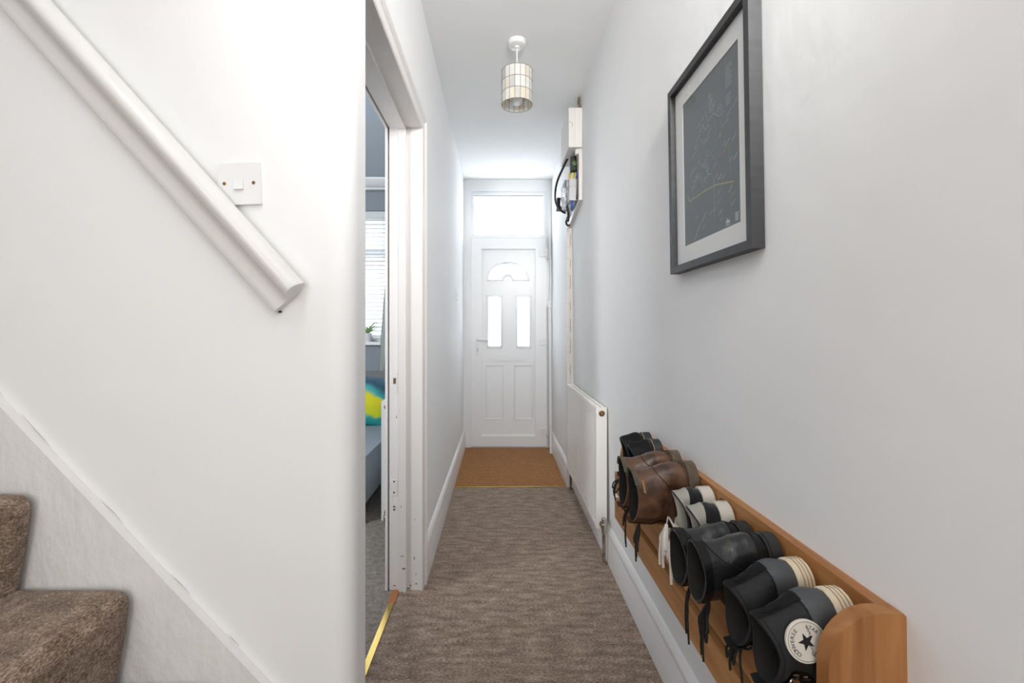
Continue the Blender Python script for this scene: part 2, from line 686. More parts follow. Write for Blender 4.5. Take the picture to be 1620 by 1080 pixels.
S(box('floor', (X_LROOM + 0.02, 0.62, Y_BACK, Y_STEP, -0.06, 0.0), 'hall_carpet'))
S(box('floor_stairwell', (X_STAIRS, X_LROOM + 0.02, Y_BACK, 1.06, -0.06, 0.0), 'hall_carpet'))
S(box('floor_porch', (X_LEFT - 0.1, 0.62, Y_STEP, Y_DOOR + 0.2, -0.06, -0.008), 'threshold_wood'))
S(box('floor_living_room', (-4.2, X_LROOM + 0.02, 1.06, Y_DOOR + 0.05, -0.06, -0.002), 'room_carpet'))
S(box('ceiling', (X_LEFT - 0.12, 0.62, Y_STAIR, Y_DOOR + 0.05, CEIL, CEIL + 0.1), 'ceiling_paint'))
S(box('ceiling_rear', (-0.6, 0.62, Y_BACK, Y_STAIR, CEIL, CEIL + 0.1), 'ceiling_paint'))
S(box('ceiling_living_room', (-4.2, X_LEFT - 0.12, 1.06, Y_DOOR + 0.05, CEIL, CEIL + 0.1), 'room_ceiling_paint'))

# right wall: leaning near length, then a slightly narrower length by the front door
bm = B()
prism(bm, [(XR(0) , -0.06), (XR(CEIL) , CEIL + 0.05), (0.8, CEIL + 0.05), (0.8, -0.06)], 'y', Y_BACK, Y_STEP)
S(obj('wall_right', bm, 'wall_paint'))
S(box('wall_right_far', (XR_FAR, 0.8, Y_STEP, Y_DOOR + 0.1, -0.06, CEIL + 0.05), 'wall_paint'))

# left wall with the doorway to the living room
bm = B()
bx(bm, X_LROOM, X_LEFT, Y_JAMB1 + 0.03, Y_DOOR + 0.1, -0.06, CEIL + 0.05)
bx(bm, X_LROOM, X_LEFT, Y_JAMB0 - 0.03, Y_JAMB1 + 0.03, HEAD + 0.03, CEIL + 0.05)
S(obj('wall_left', bm, 'wall_paint'))
# living-room face of the same wall
S(box('wall_living_room_right', (X_LROOM - 0.006, X_LROOM, Y_JAMB1 + 0.035, Y_DOOR, 0, CEIL), 'room_wall_paint'))

# stair wall facing the camera, with a rounded plaster corner
bm = B()
xe, r = -0.312, 0.05
pts = [(X_STAIRS, Y_STAIR), (xe - r, Y_STAIR)]
for k in range(1, 9):
    a = PI / 2 * k / 8
    pts.append((xe - r + r * math.sin(a), Y_STAIR + r - r * math.cos(a)))
pts += [(xe, Y_JAMB0), (X_STAIRS, Y_JAMB0)]
prism(bm, pts, 'z', -0.06, 5.0)
S(obj('wall_stair', bm, 'stair_wall_paint', angle=50))
S(box('wall_stair_left', (X_STAIRS - 0.1, X_STAIRS, Y_BACK, Y_JAMB0, -0.06, 5.0), 'wall_paint'))
# wall above the hall ceiling around the stairwell, solid rear wall
S(box('wall_upper_right', (-0.6, -0.5, Y_BACK, Y_STAIR, CEIL + 0.1, 5.0), 'wall_paint'))
S(box('ceiling_landing', (X_STAIRS, -0.5, Y_BACK, Y_JAMB0, 5.0, 5.1), 'ceiling_paint'))
S(box('wall_back', (X_STAIRS, 0.8, Y_BACK - 0.1, Y_BACK, -0.06, 5.0), 'wall_paint'))

# front wall around the door
DX0, DX1, DZ1 = (739 - 790) / 163.3, (872 - 790) / 163.3, CAM_Z + (522 - 296) / 163.3
bm = B()
bx(bm, X_LEFT - 0.1, DX0, Y_DOOR, Y_DOOR + 0.22, -0.06, CEIL + 0.05)
bx(bm, DX1, 0.8, Y_DOOR, Y_DOOR + 0.22, -0.06, CEIL + 0.05)
bx(bm, DX0, DX1, Y_DOOR, Y_DOOR + 0.22, DZ1, CEIL + 0.05)
bx(bm, DX0, DX1, Y_DOOR + 0.02, Y_DOOR + 0.22, -0.06, 0.0)
S(obj('wall_front', bm, 'wall_paint'))

# living room shell
WX0, WX1, WZ0, WZ1 = -2.7, -0.98, 1.03, 2.30
bm = B()
bx(bm, -4.2, WX0, Y_DOOR, Y_DOOR + 0.22, -0.06, CEIL)
bx(bm, WX1, X_LEFT - 0.1, Y_DOOR, Y_DOOR + 0.22, -0.06, CEIL)
bx(bm, WX0, WX1, Y_DOOR, Y_DOOR + 0.22, -0.06, WZ0)
bx(bm, WX0, WX1, Y_DOOR, Y_DOOR + 0.22, WZ1, CEIL)
S(obj('wall_living_room_front', bm, 'room_wall_paint'))
S(box('wall_living_room_left', (-4.3, -4.2, 1.06, Y_DOOR, -0.06, CEIL), 'room_wall_paint'))
S(box('wall_living_room_back', (-4.2, -0.49, 1.062, 1.09, -0.06, CEIL), 'room_wall_paint'))
bm = B()
prism(bm, [(Y_DOOR, CEIL), (Y_DOOR, CEIL - 0.085), (Y_DOOR - 0.02, CEIL - 0.08), (Y_DOOR - 0.05, CEIL - 0.05), (Y_DOOR - 0.07, CEIL - 0.015), (Y_DOOR - 0.075, CEIL)], 'x', -4.2, X_LROOM - 0.006)
S(obj('trim_2', bm, 'trim_gloss'))


# baseboards: torus profile (distance from wall, height)
BASE = [(0, 0), (0.020, 0), (0.020, 0.125), (0.0175, 0.131), (0.0175, 0.136), (0.0195, 0.142), (0.0185, 0.153), (0.012, 0.164), (0.007, 0.172), (0.0, 0.176)]


def base_run(name, xw, side, y0, y1, xw1=None):
    bm = B()
    a = [bm.verts.new((xw + side * d, y0, h)) for d, h in BASE]
    b = [bm.verts.new(((xw1 if xw1 is not None else xw) + side * d, y1, h)) for d, h in BASE]
    for i in range(len(BASE)):
        j = (i + 1) % len(BASE)
        bm.faces.new((a[i], a[j], b[j], b[i]))
    bm.faces.new(a[::-1])
    bm.faces.new(b)
    return S(obj(name, bm, 'trim_gloss'))


base_run('baseboard_left', X_LEFT, 1, Y_JAMB1 + 0.068, Y_DOOR)
base_run('baseboard_right', XR(0.08), -1, Y_BACK, Y_STEP)
base_run('baseboard_right_far', XR_FAR, -1, Y_STEP, Y_DOOR)
base_run('baseboard_living_room', X_LROOM - 0.006, -1, Y_JAMB1 + 0.075, Y_DOOR)

# doorway lining, stop and architrave
tr = thing('trim_1', loc=(X_LEFT, Y_JAMB1, 0), kind='structure')
for nm, yy, sg in (('lining', Y_JAMB1, 1), ('lining', Y_JAMB0, -1)):
    box(nm, (X_LROOM, X_LEFT, min(yy, yy + sg * 0.03), max(yy, yy + sg * 0.03), 0, HEAD + 0.03), 'trim_old', tr, 0.002)
    box('door_stop', (-0.441, -0.408, min(yy, yy - sg * 0.012), max(yy, yy - sg * 0.012), 0, HEAD), 'trim_old', tr, 0.003)
box('head_lining', (X_LROOM, X_LEFT, Y_JAMB0, Y_JAMB1, HEAD, HEAD + 0.03), 'trim_old', tr, 0.002)
box('door_stop', (-0.441, -0.408, Y_JAMB0 + 0.012, Y_JAMB1 - 0.012, HEAD - 0.012, HEAD), 'trim_old', tr, 0.003)
# architrave profile across its width (from the opening edge outwards): (width, proud)
ARC = [(0, 0), (0, 0.008), (0.004, 0.012), (0.03, 0.014), (0.034, 0.011), (0.04, 0.011), (0.046, 0.018), (0.054, 0.022), (0.062, 0.021), (0.066, 0.015), (0.068, 0.0)]


def architrave(xw, side, m):
    y1, z1 = Y_JAMB1 - 0.004, HEAD - 0.004
    y0 = Y_JAMB0 + 0.004
    secs = []
    for (w, p) in ARC:
        secs.append((w, p))
    # far upright and head mitred, each its own part
    for part in ('upright', 'head', 'upright_near'):
        bm = B()
        ra, rb = [], []
        for w, p in secs:
            x = xw + side * p
            if part == 'upright':
                ra.append(bm.verts.new((x, y1 + w, 0)))
                rb.append(bm.verts.new((x, y1 + w, z1 + w)))
            elif part == 'head':
                ra.append(bm.verts.new((x, y1 + w, z1 + w)))
                rb.append(bm.verts.new((x, y0 - w * 0.2, z1 + w)))
            else:
                ra.append(bm.verts.new((x, y0 - w * 0.2, z1 + w)))
                rb.append(bm.verts.new((x, y0 - w * 0.2, 0)))
        n = len(secs)
        for i in range(n):
            j = (i + 1) % n
            bm.faces.new((ra[i], ra[j], rb[j], rb[i]))
        bm.faces.new(ra[::-1])
        bm.faces.new(rb)
        obj('architrave', bm, m, tr, angle=25)


architrave(X_LEFT, 1, 'trim_old')
architrave(X_LROOM - 0.006, -1, 'trim_old')
# paint-filled keep, old hinge seat and chips in the rebate
box('keep_plate', (-0.475, -0.449, Y_JAMB1 - 0.002, Y_JAMB1 + 0.001, 0.865, 0.955), 'trim_old', tr, 0.001)
box('keep_hole', (-0.466, -0.454, Y_JAMB1 - 0.003, Y_JAMB1 + 0.001, 0.906, 0.932), 'brown_pipe', tr)
box('hinge_seat', (-0.476, -0.449, Y_JAMB1 - 0.0025, Y_JAMB1 + 0.001, 0.415, 0.485), 'trim_old', tr, 0.001)
for zz in (0.355, 0.368, 0.43, 0.478):
    bm = B()
    lathe(bm, [(0.004, -0.001), (0.003, 0.002), (0, 0.002)], (-0.462, Y_JAMB1 - 0.003, zz), 'y', 10)
    obj('old_screw', bm, 'crack', tr)

# flaked paint low on the jamb: small irregular scabs, too many and too small to part
rng = random.Random(17)
bm = B()
for (x, z, w, h) in ((-0.425, 0.155, 0.020, 0.006), (-0.418, 0.10, 0.016, 0.010), (-0.374, 0.14, 0.006, 0.018), (-0.39, 0.02, 0.010, 0.012), (-0.365, 0.028, 0.012, 0.007), (-0.40, 0.008, 0.03, 0.006),
                     (-0.46, 0.02, 0.014, 0.008), (-0.372, 0.31, 0.004, 0.012), (-0.43, 0.37, 0.004, 0.010), (-0.366, 0.07, 0.006, 0.01), (-0.452, 0.76, 0.004, 0.02)):
    yy = Y_JAMB1 - (0.0126 if -0.441 < x < -0.408 else 0.0006)
    n = 7
    ring = [bm.verts.new((x + w / 2 * rng.uniform(0.5, 1) * math.cos(2 * PI * k / n), yy, z + h / 2 * rng.uniform(0.5, 1) * math.sin(2 * PI * k / n))) for k in range(n)]
    ring2 = [bm.verts.new((v.co.x, yy + 0.0008, v.co.z)) for v in ring]
    bm.faces.new(ring)
    for k in range(n):
        bm.faces.new((ring[k], ring[(k + 1) % n], ring2[(k + 1) % n], ring2[k]))
obj('flaked_paint', bm, 'brown_pipe', tr, kind='stuff')

# brass cover strips
sl = box('threshold_strip', (-0.462, -0.440, Y_JAMB0 + 0.01, Y_JAMB1 - 0.10, 0.0, 0.005), 'brass', None, 0.002)
tag(sl, 'narrow brass carpet strip on the floor of the living-room doorway', 'strip')
sw = box('threshold_block', (-0.466, -0.438, Y_JAMB1 - 0.10, Y_JAMB1 - 0.004, -0.001, 0.004), 'threshold_wood', None, 0.001)
tag(sw, 'bare wood end of the doorway threshold at the door jamb foot', 'threshold')
bm = B()
prism(bm, [(-0.327, Y_STEP - 0.012), (0.50, Y_STEP + 0.005), (0.50, Y_STEP + 0.022), (-0.327, Y_STEP + 0.005)], 'z', 0.0, 0.004)
tag(obj('carpet_bar', bm, 'brass'), 'thin brass bar between hall carpet and brown coir mat', 'strip')
bm = B()
prism(bm, [(-0.326, Y_STEP + 0.006), (0.486, Y_STEP + 0.024), (0.486, Y_DOOR - 0.012), (-0.326, Y_DOOR - 0.012)], 'z', -0.008, 0.006)
bev(bm, 0.002, 1)
m_ = obj('coir_doormat', bm, 'coir')
tag(m_, 'orange-brown coir doormat fitted wall to wall inside the white front door', 'doormat')

# ------------------------------------------------------------------ front door
DS = 163.3


def dx(px):
    return (px - 790) / DS


def dz(py):
    return CAM_Z - (py - 522) / DS


door = thing('door_1', loc=(dx(805), Y_DOOR, 0), kind='structure')
# fixed frame: two posts, head, transom bar, threshold
box('frame_post', (DX0, dx(745), Y_DOOR - 0.004, Y_DOOR + 0.07, 0, DZ1), 'upvc', door, 0.003)
box('frame_post', (dx(865), DX1, Y_DOOR - 0.004, Y_DOOR + 0.07, 0, DZ1), 'upvc', door, 0.003)
box('frame_head', (dx(745), dx(865), Y_DOOR - 0.004, Y_DOOR + 0.07, dz(303), DZ1), 'upvc', door, 0.003)
box('frame_transom', (dx(745), dx(865), Y_DOOR - 0.004, Y_DOOR + 0.07, dz(376.5), dz(371.5)), 'upvc', door, 0.003)
box('frame_threshold', (dx(745), dx(865), Y_DOOR + 0.002, Y_DOOR + 0.07, 0, dz(706.5)), 'batten_paint', door, 0.002)
# fanlight: glazing beads and pane
for b_ in ((dx(745), dx(749.5), dz(371.5), dz(303)), (dx(859.3), dx(865), dz(371.5), dz(303)), (dx(749.5), dx(859.3), dz(308.3), dz(303))):
    box('fanlight_bead', (b_[0], b_[1], Y_DOOR + 0.006, Y_DOOR + 0.03, b_[2], b_[3]), 'upvc', door, 0.004)
box('fanlight_gasket', (dx(749.5), dx(859.3), Y_DOOR + 0.02, Y_DOOR + 0.03, dz(309.2), dz(308.3)), 'dark_gap', door)
box('fanlight_pane', (dx(749), dx(860), Y_DOOR + 0.028, Y_DOOR + 0.032, dz(372), dz(308)), 'frosted_glass', door)

leaf_y0, leaf_y1 = Y_DOOR - 0.016, Y_DOOR + 0.05
# sash: stiles and rails
box('stile', (dx(745.3), dx(762), leaf_y0, leaf_y1, dz(705.5), dz(377.5)), 'upvc', door, 0.004)
box('stile', (dx(847), dx(864.7), leaf_y0, leaf_y1, dz(705.5), dz(377.5)), 'upvc', door, 0.004)
box('rail', (dx(762), dx(847), leaf_y0, leaf_y1, dz(394), dz(377.5)), 'upvc', door, 0.004)
box('rail', (dx(762), dx(847), leaf_y0, leaf_y1, dz(705.5), dz(689.5)), 'upvc', door, 0.004)
# sloping glazing bead all round the panel
bm = B()
prism(bm, [(leaf_y0 + 0.004, dz(689.8)), (Y_DOOR + 0.012, dz(687)), (Y_DOOR + 0.012, dz(690.5)), (leaf_y0 + 0.004, dz(690.5))], 'x', dx(762), dx(847))
obj('bead', bm, 'upvc', door)

# moulded door panel with its three cut-outs
PY = Y_DOOR + 0.012           # face of the panel


def arc_fan(cx, cz, ro, rz, ri, n=20):
    pts = [(cx - ro, cz)]
    for k in range(1, n):
        a = PI - PI * k / n
        pts.append((cx + ro * math.cos(a), cz + rz * math.sin(a)))
    pts.append((cx + ro, cz))
    pts.append((cx + ri, cz))
    for k in range(1, 10):
        a = PI * k / 10
        pts.append((cx + ri * math.cos(a), cz + ri * 0.95 * math.sin(a)))
    pts.append((cx - ri, cz))
    return pts


def rect(x0, x1, z0, z1):
    return [(x0, z0), (x1, z0), (x1, z1), (x0, z1)]


fan = arc_fan(dx(803.3), dz(442), 30.5 / DS, 26 / DS, 10 / DS)
fan_in = arc_fan(dx(803.3), dz(443.3), 34 / DS, 29.5 / DS, 7.5 / DS)
gl = rect(dx(773), dx(792), dz(547), dz(470))
gr = rect(dx(819), dx(837.5), dz(547), dz(470))
XZ = Matrix(((1, 0, 0, 0), (0, 0, 1, PY + 0.012), (0, 1, 0, 0), (0, 0, 0, 1)))
me = plate_with_holes(rect(dx(762), dx(847), dz(690.3), dz(393.5)), [fan, gl, gr], 0.024, XZ)
obj_me('door_panel', me, 'upvc', door, angle=30)
# raised frames round the glass
XZ2 = Matrix(((1, 0, 0, 0), (0, 0, 1, PY - 0.004), (0, 1, 0, 0), (0, 0, 0, 1)))


def raised(name, outer, hole):
    me = plate_with_holes(outer, [hole], 0.010, XZ2)
    bm = bmesh.new()
    bm.from_mesh(me)
    bmesh.ops.remove_doubles(bm, verts=bm.verts[:], dist=1e-5)
    bev(bm, 0.003, 2, 40)
    bpy.data.meshes.remove(me)
    return obj(name, bm, 'upvc', door, angle=40)


raised('glazing_bead', fan_in, fan)
raised('glazing_bead', rect(dx(769.5), dx(795), dz(551), dz(466.5)), gl)
raised('glazing_bead', rect(dx(815.8), dx(841), dz(551), dz(466.5)), gr)
XZ3 = Matrix(((1, 0, 0, 0), (0, 0, 1, PY + 0.012), (0, 1, 0, 0), (0, 0, 0, 1)))
for nm, loop in (('fan_pane', fan), ('side_pane', gl), ('side_pane', gr)):
    obj_me(nm, plate_with_holes(loop, [], 0.004, XZ3), 'frosted_glass', door)
# lower raised panels: sunk surround with a sloping field and a ledge
for x0, x1 in ((767.5, 797), (813.2, 843)):
    bm = B()
    X0, X1, Z0, Z1 = dx(x0), dx(x1), dz(664), dz(577)
    i = 0.018
    o4 = [(X0, PY + 0.0005, Z0), (X1, PY + 0.0005, Z0), (X1, PY + 0.0005, Z1), (X0, PY + 0.0005, Z1)]
    a4 = [(X0 + 0.004, PY - 0.008, Z0 + 0.004), (X1 - 0.004, PY - 0.008, Z0 + 0.004), (X1 - 0.004, PY - 0.008, Z1 - 0.004), (X0 + 0.004, PY - 0.008, Z1 - 0.004)]
    b4 = [(X0 + i, PY - 0.001, Z0 + i), (X1 - i, PY - 0.001, Z0 + i), (X1 - i, PY - 0.001, Z1 - i), (X0 + i, PY - 0.001, Z1 - i)]
    ro = [[bm.verts.new(p) for p in q] for q in (o4, a4, b4)]
    for u, v in zip(ro, ro[1:]):
        for k in range(4):
            j = (k + 1) % 4
            bm.faces.new((u[k], u[j], v[j], v[k]))
    bm.faces.new(ro[-1])
    obj('raised_panel', bm, 'upvc', door, angle=10)
# letter plate, handle, lock, hinges
lp = box('letter_plate', (dx(781.5), dx(830.5), PY - 0.010, PY + 0.001, dz(570.5), dz(558.5)), 'upvc', door, 0.004)
box('letter_flap', (dx(785), dx(827), PY - 0.013, PY - 0.009, dz(568), dz(561.5)), 'upvc', lp, 0.0015)
hb = box('handle_plate', (dx(752.8), dx(757.6), leaf_y0 - 0.009, leaf_y0 + 0.001, dz(561), dz(533.5)), 'white_plastic', door, 0.004, 3)
bm = B()
tube(bm, smooth_path([(dx(755.2), leaf_y0 - 0.006, dz(537)), (dx(755.4), leaf_y0 - 0.04, dz(537)), (dx(758), leaf_y0 - 0.052, dz(537)), (dx(764), leaf_y0 - 0.053, dz(537)), (dx(772.5), leaf_y0 - 0.052, dz(537.4))], 5), 0.009, 10)
obj('lever', bm, 'white_plastic', hb)
bm = B()
lathe(bm, [(0.007, -0.012), (0.008, -0.010), (0.008, 0.0)], (dx(755.2), leaf_y0 - 0.008, dz(552)), 'y', 14)
bx(bm, dx(755.2) - 0.0045, dx(755.2) + 0.0045, leaf_y0 - 0.019, leaf_y0 - 0.008, dz(556.5), dz(552))
obj('cylinder_lock', bm, 'chrome', hb)
for py in (402.5, 541.5, 681):
    h = B()
    lathe(h, [(0.008, -0.045), (0.0105, -0.043), (0.0105, 0.043), (0.008, 0.045)], (dx(865.3), leaf_y0 - 0.006, dz(py)), 'z', 14)
    hg = obj('hinge', h, 'white_plastic', door)
    box('hinge_leaf', (dx(853), dx(864), leaf_y0 - 0.016, leaf_y0 + 0.001, dz(py + 3.8), dz(py - 4.2)), 'white_plastic', hg, 0.005, 3)
    box('hinge_leaf', (dx(864), dx(869), leaf_y0 - 0.008, Y_DOOR - 0.002, dz(py + 6.5), dz(py - 7)), 'white_plastic', hg, 0.003)

# ------------------------------------------------------------------ living-room window
win = thing('window_1', loc=((WX0 + WX1) / 2, Y_DOOR + 0.12, WZ0), kind='structure')
wy0, wy1 = Y_DOOR + 0.10, Y_DOOR + 0.16
for b_ in ((WX0, WX0 + 0.06, WZ0, WZ1), (WX1 - 0.06, WX1, WZ0, WZ1), (WX0 + 0.06, WX1 - 0.06, WZ0, WZ0 + 0.06), (WX0 + 0.06, WX1 - 0.06, WZ1 - 0.06, WZ1),
           (WX0 + 0.06, WX1 - 0.06, 1.885, 1.945), (-1.62, -1.56, WZ0 + 0.06, 1.885), (-2.16, -2.10, WZ0 + 0.06, 1.885)):
    box('window_frame', (b_[0], b_[1], wy0, wy1, b_[2], b_[3]), 'upvc', win, 0.004)
for x0, x1, z0, z1 in ((-1.56, WX1 - 0.06, WZ0 + 0.06, 1.885), (-2.10, -1.62, WZ0 + 0.06, 1.885), (WX0 + 0.06, -2.16, WZ0 + 0.06, 1.885), (WX0 + 0.06, WX1 - 0.06, 1.945, WZ1 - 0.06)):
    box('pane', (x0, x1, Y_DOOR + 0.128, Y_DOOR + 0.132, z0, z1), 'clear_glass', win)
box('window_sill', (WX0 - 0.04, WX1 + 0.04, Y_DOOR - 0.06, wy0, WZ0 - 0.03, WZ0), 'trim_gloss', win, 0.006)
# ------------------------------------------------------------------ staircase
RISE, GO = 0.203, 0.1985
Y_STRING = 0.937
stairs = thing('staircase', 'steep staircase carpeted in brown rising left along the white wall', 'staircase', (-0.35, 0.5, 0))


def step_profile(nx, z, zlow):
    """one carpeted step: tread top with a rolled nosing, then the riser below it"""
    pts = [(nx - GO - 0.06, zlow), (nx - GO - 0.06, z - 0.004), (nx - GO - 0.03, z), (nx - 0.04, z)]
    for k in range(1, 8):
        a = PI / 2 * k / 7
        pts.append((nx - 0.028 + 0.028 * math.sin(a), z - 0.028 + 0.028 * math.cos(a)))
    pts += [(nx - 0.001, z - 0.045), (nx - 0.009, z - 0.10), (nx - 0.020, z - 0.16), (nx - 0.026, zlow)]
    return pts


for k in range(1, 11):
    nx = -0.746 - (k - 3) * GO
    z = 0.0335 + 0.195 * k
    bm = B()
    prof = step_profile(nx, z, z - 0.195 if k > 1 else 0.0)
    # rounded carpet roll at the string side
    secs = []
    for yy, sh in ((0.05, 0), (0.90, 0), (0.916, 0.0025), (0.926, 0.008), (Y_STRING - 0.003, 0.018)):
        secs.append([bm.verts.new((x - (sh if x > nx - 0.05 else 0), yy, zz - (sh * 0.7 if zz > z - 0.02 else 0))) for x, zz in prof])
    n = len(prof)
    for a, b in zip(secs, secs[1:]):
        for i in range(n):
            j = (i + 1) % n
            bm.faces.new((a[i], a[j], b[j], b[i]))
    bm.faces.new(secs[0][::-1])
    bm.faces.new(secs[-1])
    obj('step', bm, 'stair_carpet', stairs, angle=50)
# wall string: raking board, its top edge catching the light
zs = lambda x: 0.982 - 1.06 * (x + 1.026)
bm = B()
prism(bm, [(-2.9, zs(-2.9)), (-0.37, zs(-0.37)), (-0.37, 0.0), (-0.62, 0.0), (-2.9, zs(-2.9) - 0.6)], 'y', Y_STRING, Y_STAIR - 0.0005)
bev(bm, 0.003, 2)
obj('string', bm, 'string_paint', stairs)
# uneven cracked filler line where string meets plaster
rng = random.Random(3)
bm = B()
x = -1.9
while x < -0.45:
    L = rng.uniform(0.02, 0.07)
    p = []
    for k in range(5):
        xx = x + L * k / 4
        p.append((xx, Y_STAIR - 0.0006, zs(xx) + 0.004 + rng.uniform(-0.0012, 0.0012)))
    tube(bm, p, [0.0001, 0.0003, 0.0004, 0.0003, 0.0001], 4)
    x += L + rng.uniform(0.02, 0.12)
obj('filler_crack', bm, 'crack', stairs, kind='stuff')

# ------------------------------------------------------------------ handrail
ca, sa = math.cos(R(48.1)), math.sin(R(48.1))
PROF = [(0, 0), (0.0, 0.017), (0.004, 0.020), (0.016, 0.021), (0.028, 0.020), (0.038, 0.022), (0.045, 0.030), (0.049, 0.042), (0.054, 0.051), (0.062, 0.057), (0.071, 0.058), (0.079, 0.054), (0.086, 0.045), (0.090, 0.034), (0.091, 0.028), (0.087, 0.017), (0.072, 0.0115), (0.058, 0.0105), (0.056, 0.0)]
hr = thing('handrail', 'white painted moulded handrail sloping down the stair wall, cut square at its end', 'handrail', (-0.47, Y_STAIR, 1.18))
bm = B()
E0 = Vector((-0.466, 0, 1.178))
rings = []
for t in (0.0, 0.004, 2.6):
    ring = []
    for p, n in PROF:
        sc_ = 1.0 if t > 0 else 0.97
        pp, nn = (p - 0.045) * sc_ + 0.045, n * sc_
        ring.append(bm.verts.new((E0.x - ca * t + sa * pp, Y_STAIR - nn, E0.z + sa * t + ca * pp)))
    rings.append(ring)
for a, b in zip(rings, rings[1:]):
    for i in range(len(PROF)):
        j = (i + 1) % len(PROF)
        bm.faces.new((a[i], a[j], b[j], b[i]))
bm.faces.new(rings[0][::-1])
bm.faces.new(rings[-1])
obj('rail', bm, 'handrail_paint', hr, angle=40)
bm = B()
P = E0 + Vector((sa * 0.006 + ca * 0.002, 0, ca * 0.006 - sa * 0.002))
bx(bm, P.x - 0.003, P.x + 0.003, Y_STAIR - 0.004, Y_STAIR, P.z - 0.002, P.z + 0.002)
obj('chipped_end', bm, 'crack', hr)


# ------------------------------------------------------------------ light switches
def switch(name, label, M):
    t = thing(name, label, 'light switch', matrix=M)
    h = 0.0435
    bm = bx(B(), -h, h, -h, h, 0, 0.0085)
    bev(bm, 0.0035, 3)
    obj('face_plate', bm, 'white_plastic', t, local=True)
    bm = B()
    prism(bm, [(-0.0125, 0.006), (0.0125, 0.006), (0.0125, 0.0105), (-0.002, 0.0115), (-0.0125, 0.0145)], 'x', -0.0095, 0.0095)
    bev(bm, 0.0008, 1)
    obj('rocker', bm, 'white_plastic', t, local=True)
    for s in (-1, 1):
        bm = B()
        lathe(bm, [(0.0036, 0), (0.0036, 0.0092), (0.0025, 0.0096), (0, 0.0096)], (s * 0.0305, 0.001, 0), 'z', 12)
        sc_ = obj('screw', bm, 'aged_brass', t, local=True)
    return t


Mx = Matrix.Translation((-0.5425, Y_STAIR, 1.447)) @ Matrix(((1, 0, 0, 0), (0, 0, -1, 0), (0, 1, 0, 0), (0, 0, 0, 1))) @ Matrix.Rotation(R(2.0), 4, 'Z')
switch('light_switch', 'white square light switch just above the handrail on the stair wall', Mx)
Mx = Matrix.Translation((X_LEFT, 3.67, 1.43)) @ Matrix(((0, 0, 1, 0), (1, 0, 0, 0), (0, 1, 0, 0), (0, 0, 0, 1)))
switch('light_switch', 'small white switch on the left hall wall near the front door', Mx)

# ------------------------------------------------------------------ pendant lamp
LX, LY = 0.089, 2.30
lamp = thing('pendant_lamp', 'cylindrical pendant lamp of pearly shell squares hanging from the hall ceiling', 'ceiling lamp', (LX, LY, CEIL))
bm = B()
lathe(bm, [(0.0, -0.034), (0.012, -0.034), (0.014, -0.028), (0.036, -0.026), (0.043, -0.022), (0.045, -0.012), (0.045, 0.0)], (LX, LY, CEIL), 'z', 32)
obj('ceiling_rose', bm, 'white_plastic', lamp, angle=30)
bm = B()
tube(bm, [(LX, LY, CEIL - 0.03), (LX, LY, 2.43)], 0.0035, 8)
obj('cord', bm, 'white_plastic', lamp)
bm = B()
lathe(bm, [(0.010, 2.44), (0.018, 2.43), (0.020, 2.385), (0.022, 2.38), (0.022, 2.372), (0.016, 2.368)], (LX, LY, 0), 'z', 20)
obj('lamp_holder', bm, 'white_plastic', lamp)
bm = B()
lathe(bm, [(0.014, 2.37), (0.016, 2.355), (0.024, 2.335), (0.030, 2.315), (0.029, 2.30), (0.021, 2.285), (0.010, 2.279), (0, 2.278)], (LX, LY, 0), 'z', 24)
obj('bulb', bm, 'white_plastic', lamp, angle=60)
SR, SZ0, SZ1, NC, NR = 0.0775, 2.278, 2.447, 18, 3
fr = B()
for k in range(NR + 1):
    z = SZ0 + (SZ1 - SZ0) * k / NR
    ring = [(LX + SR * math.cos(2 * PI * i / 36), LY + SR * math.sin(2 * PI * i / 36), z) for i in range(37)]
    tube(fr, ring, 0.0011, 5, caps=False)
for i in range(NC):
    a = 2 * PI * i / NC
    tube(fr, [(LX + SR * math.cos(a), LY + SR * math.sin(a), SZ0), (LX + SR * math.cos(a), LY + SR * math.sin(a), SZ1)], 0.0011, 5)
for k in range(3):
    a = 2 * PI * k / 3 + 0.4
    tube(fr, [(LX + 0.018 * math.cos(a), LY + 0.018 * math.sin(a), 2.38), (LX + SR * math.cos(a), LY + SR * math.sin(a), 2.39)], 0.0013, 5)
shade = obj('shade', fr, 'shade_wire', lamp)
rng = random.Random(11)
for i in range(NC):
    for k in range(NR):
        a0, a1 = 2 * PI * (i + 0.04) / NC, 2 * PI * (i + 0.96) / NC
        z0 = SZ0 + (SZ1 - SZ0) * k / NR + 0.0012
        z1 = SZ0 + (SZ1 - SZ0) * (k + 1) / NR - 0.0012
        bm = B()
        v = []
        for rr in (SR - 0.0005, SR + 0.0005):
            v.append([bm.verts.new((LX + rr * math.cos(a), LY + rr * math.sin(a), z)) for a, z in ((a0, z0), (a1, z0), (a1, z1), (a0, z1))])
        for q in range(4):
            j = (q + 1) % 4
            bm.faces.new((v[0][q], v[0][j], v[1][j], v[1][q]))
        bm.faces.new(v[0][::-1])
        bm.faces.new(v[1])
        obj('shell_pane', bm, rng.choice(['capiz_pearl', 'capiz_pearl', 'capiz_pearl', 'capiz_cream', 'capiz_grey']), shade, smooth=False)


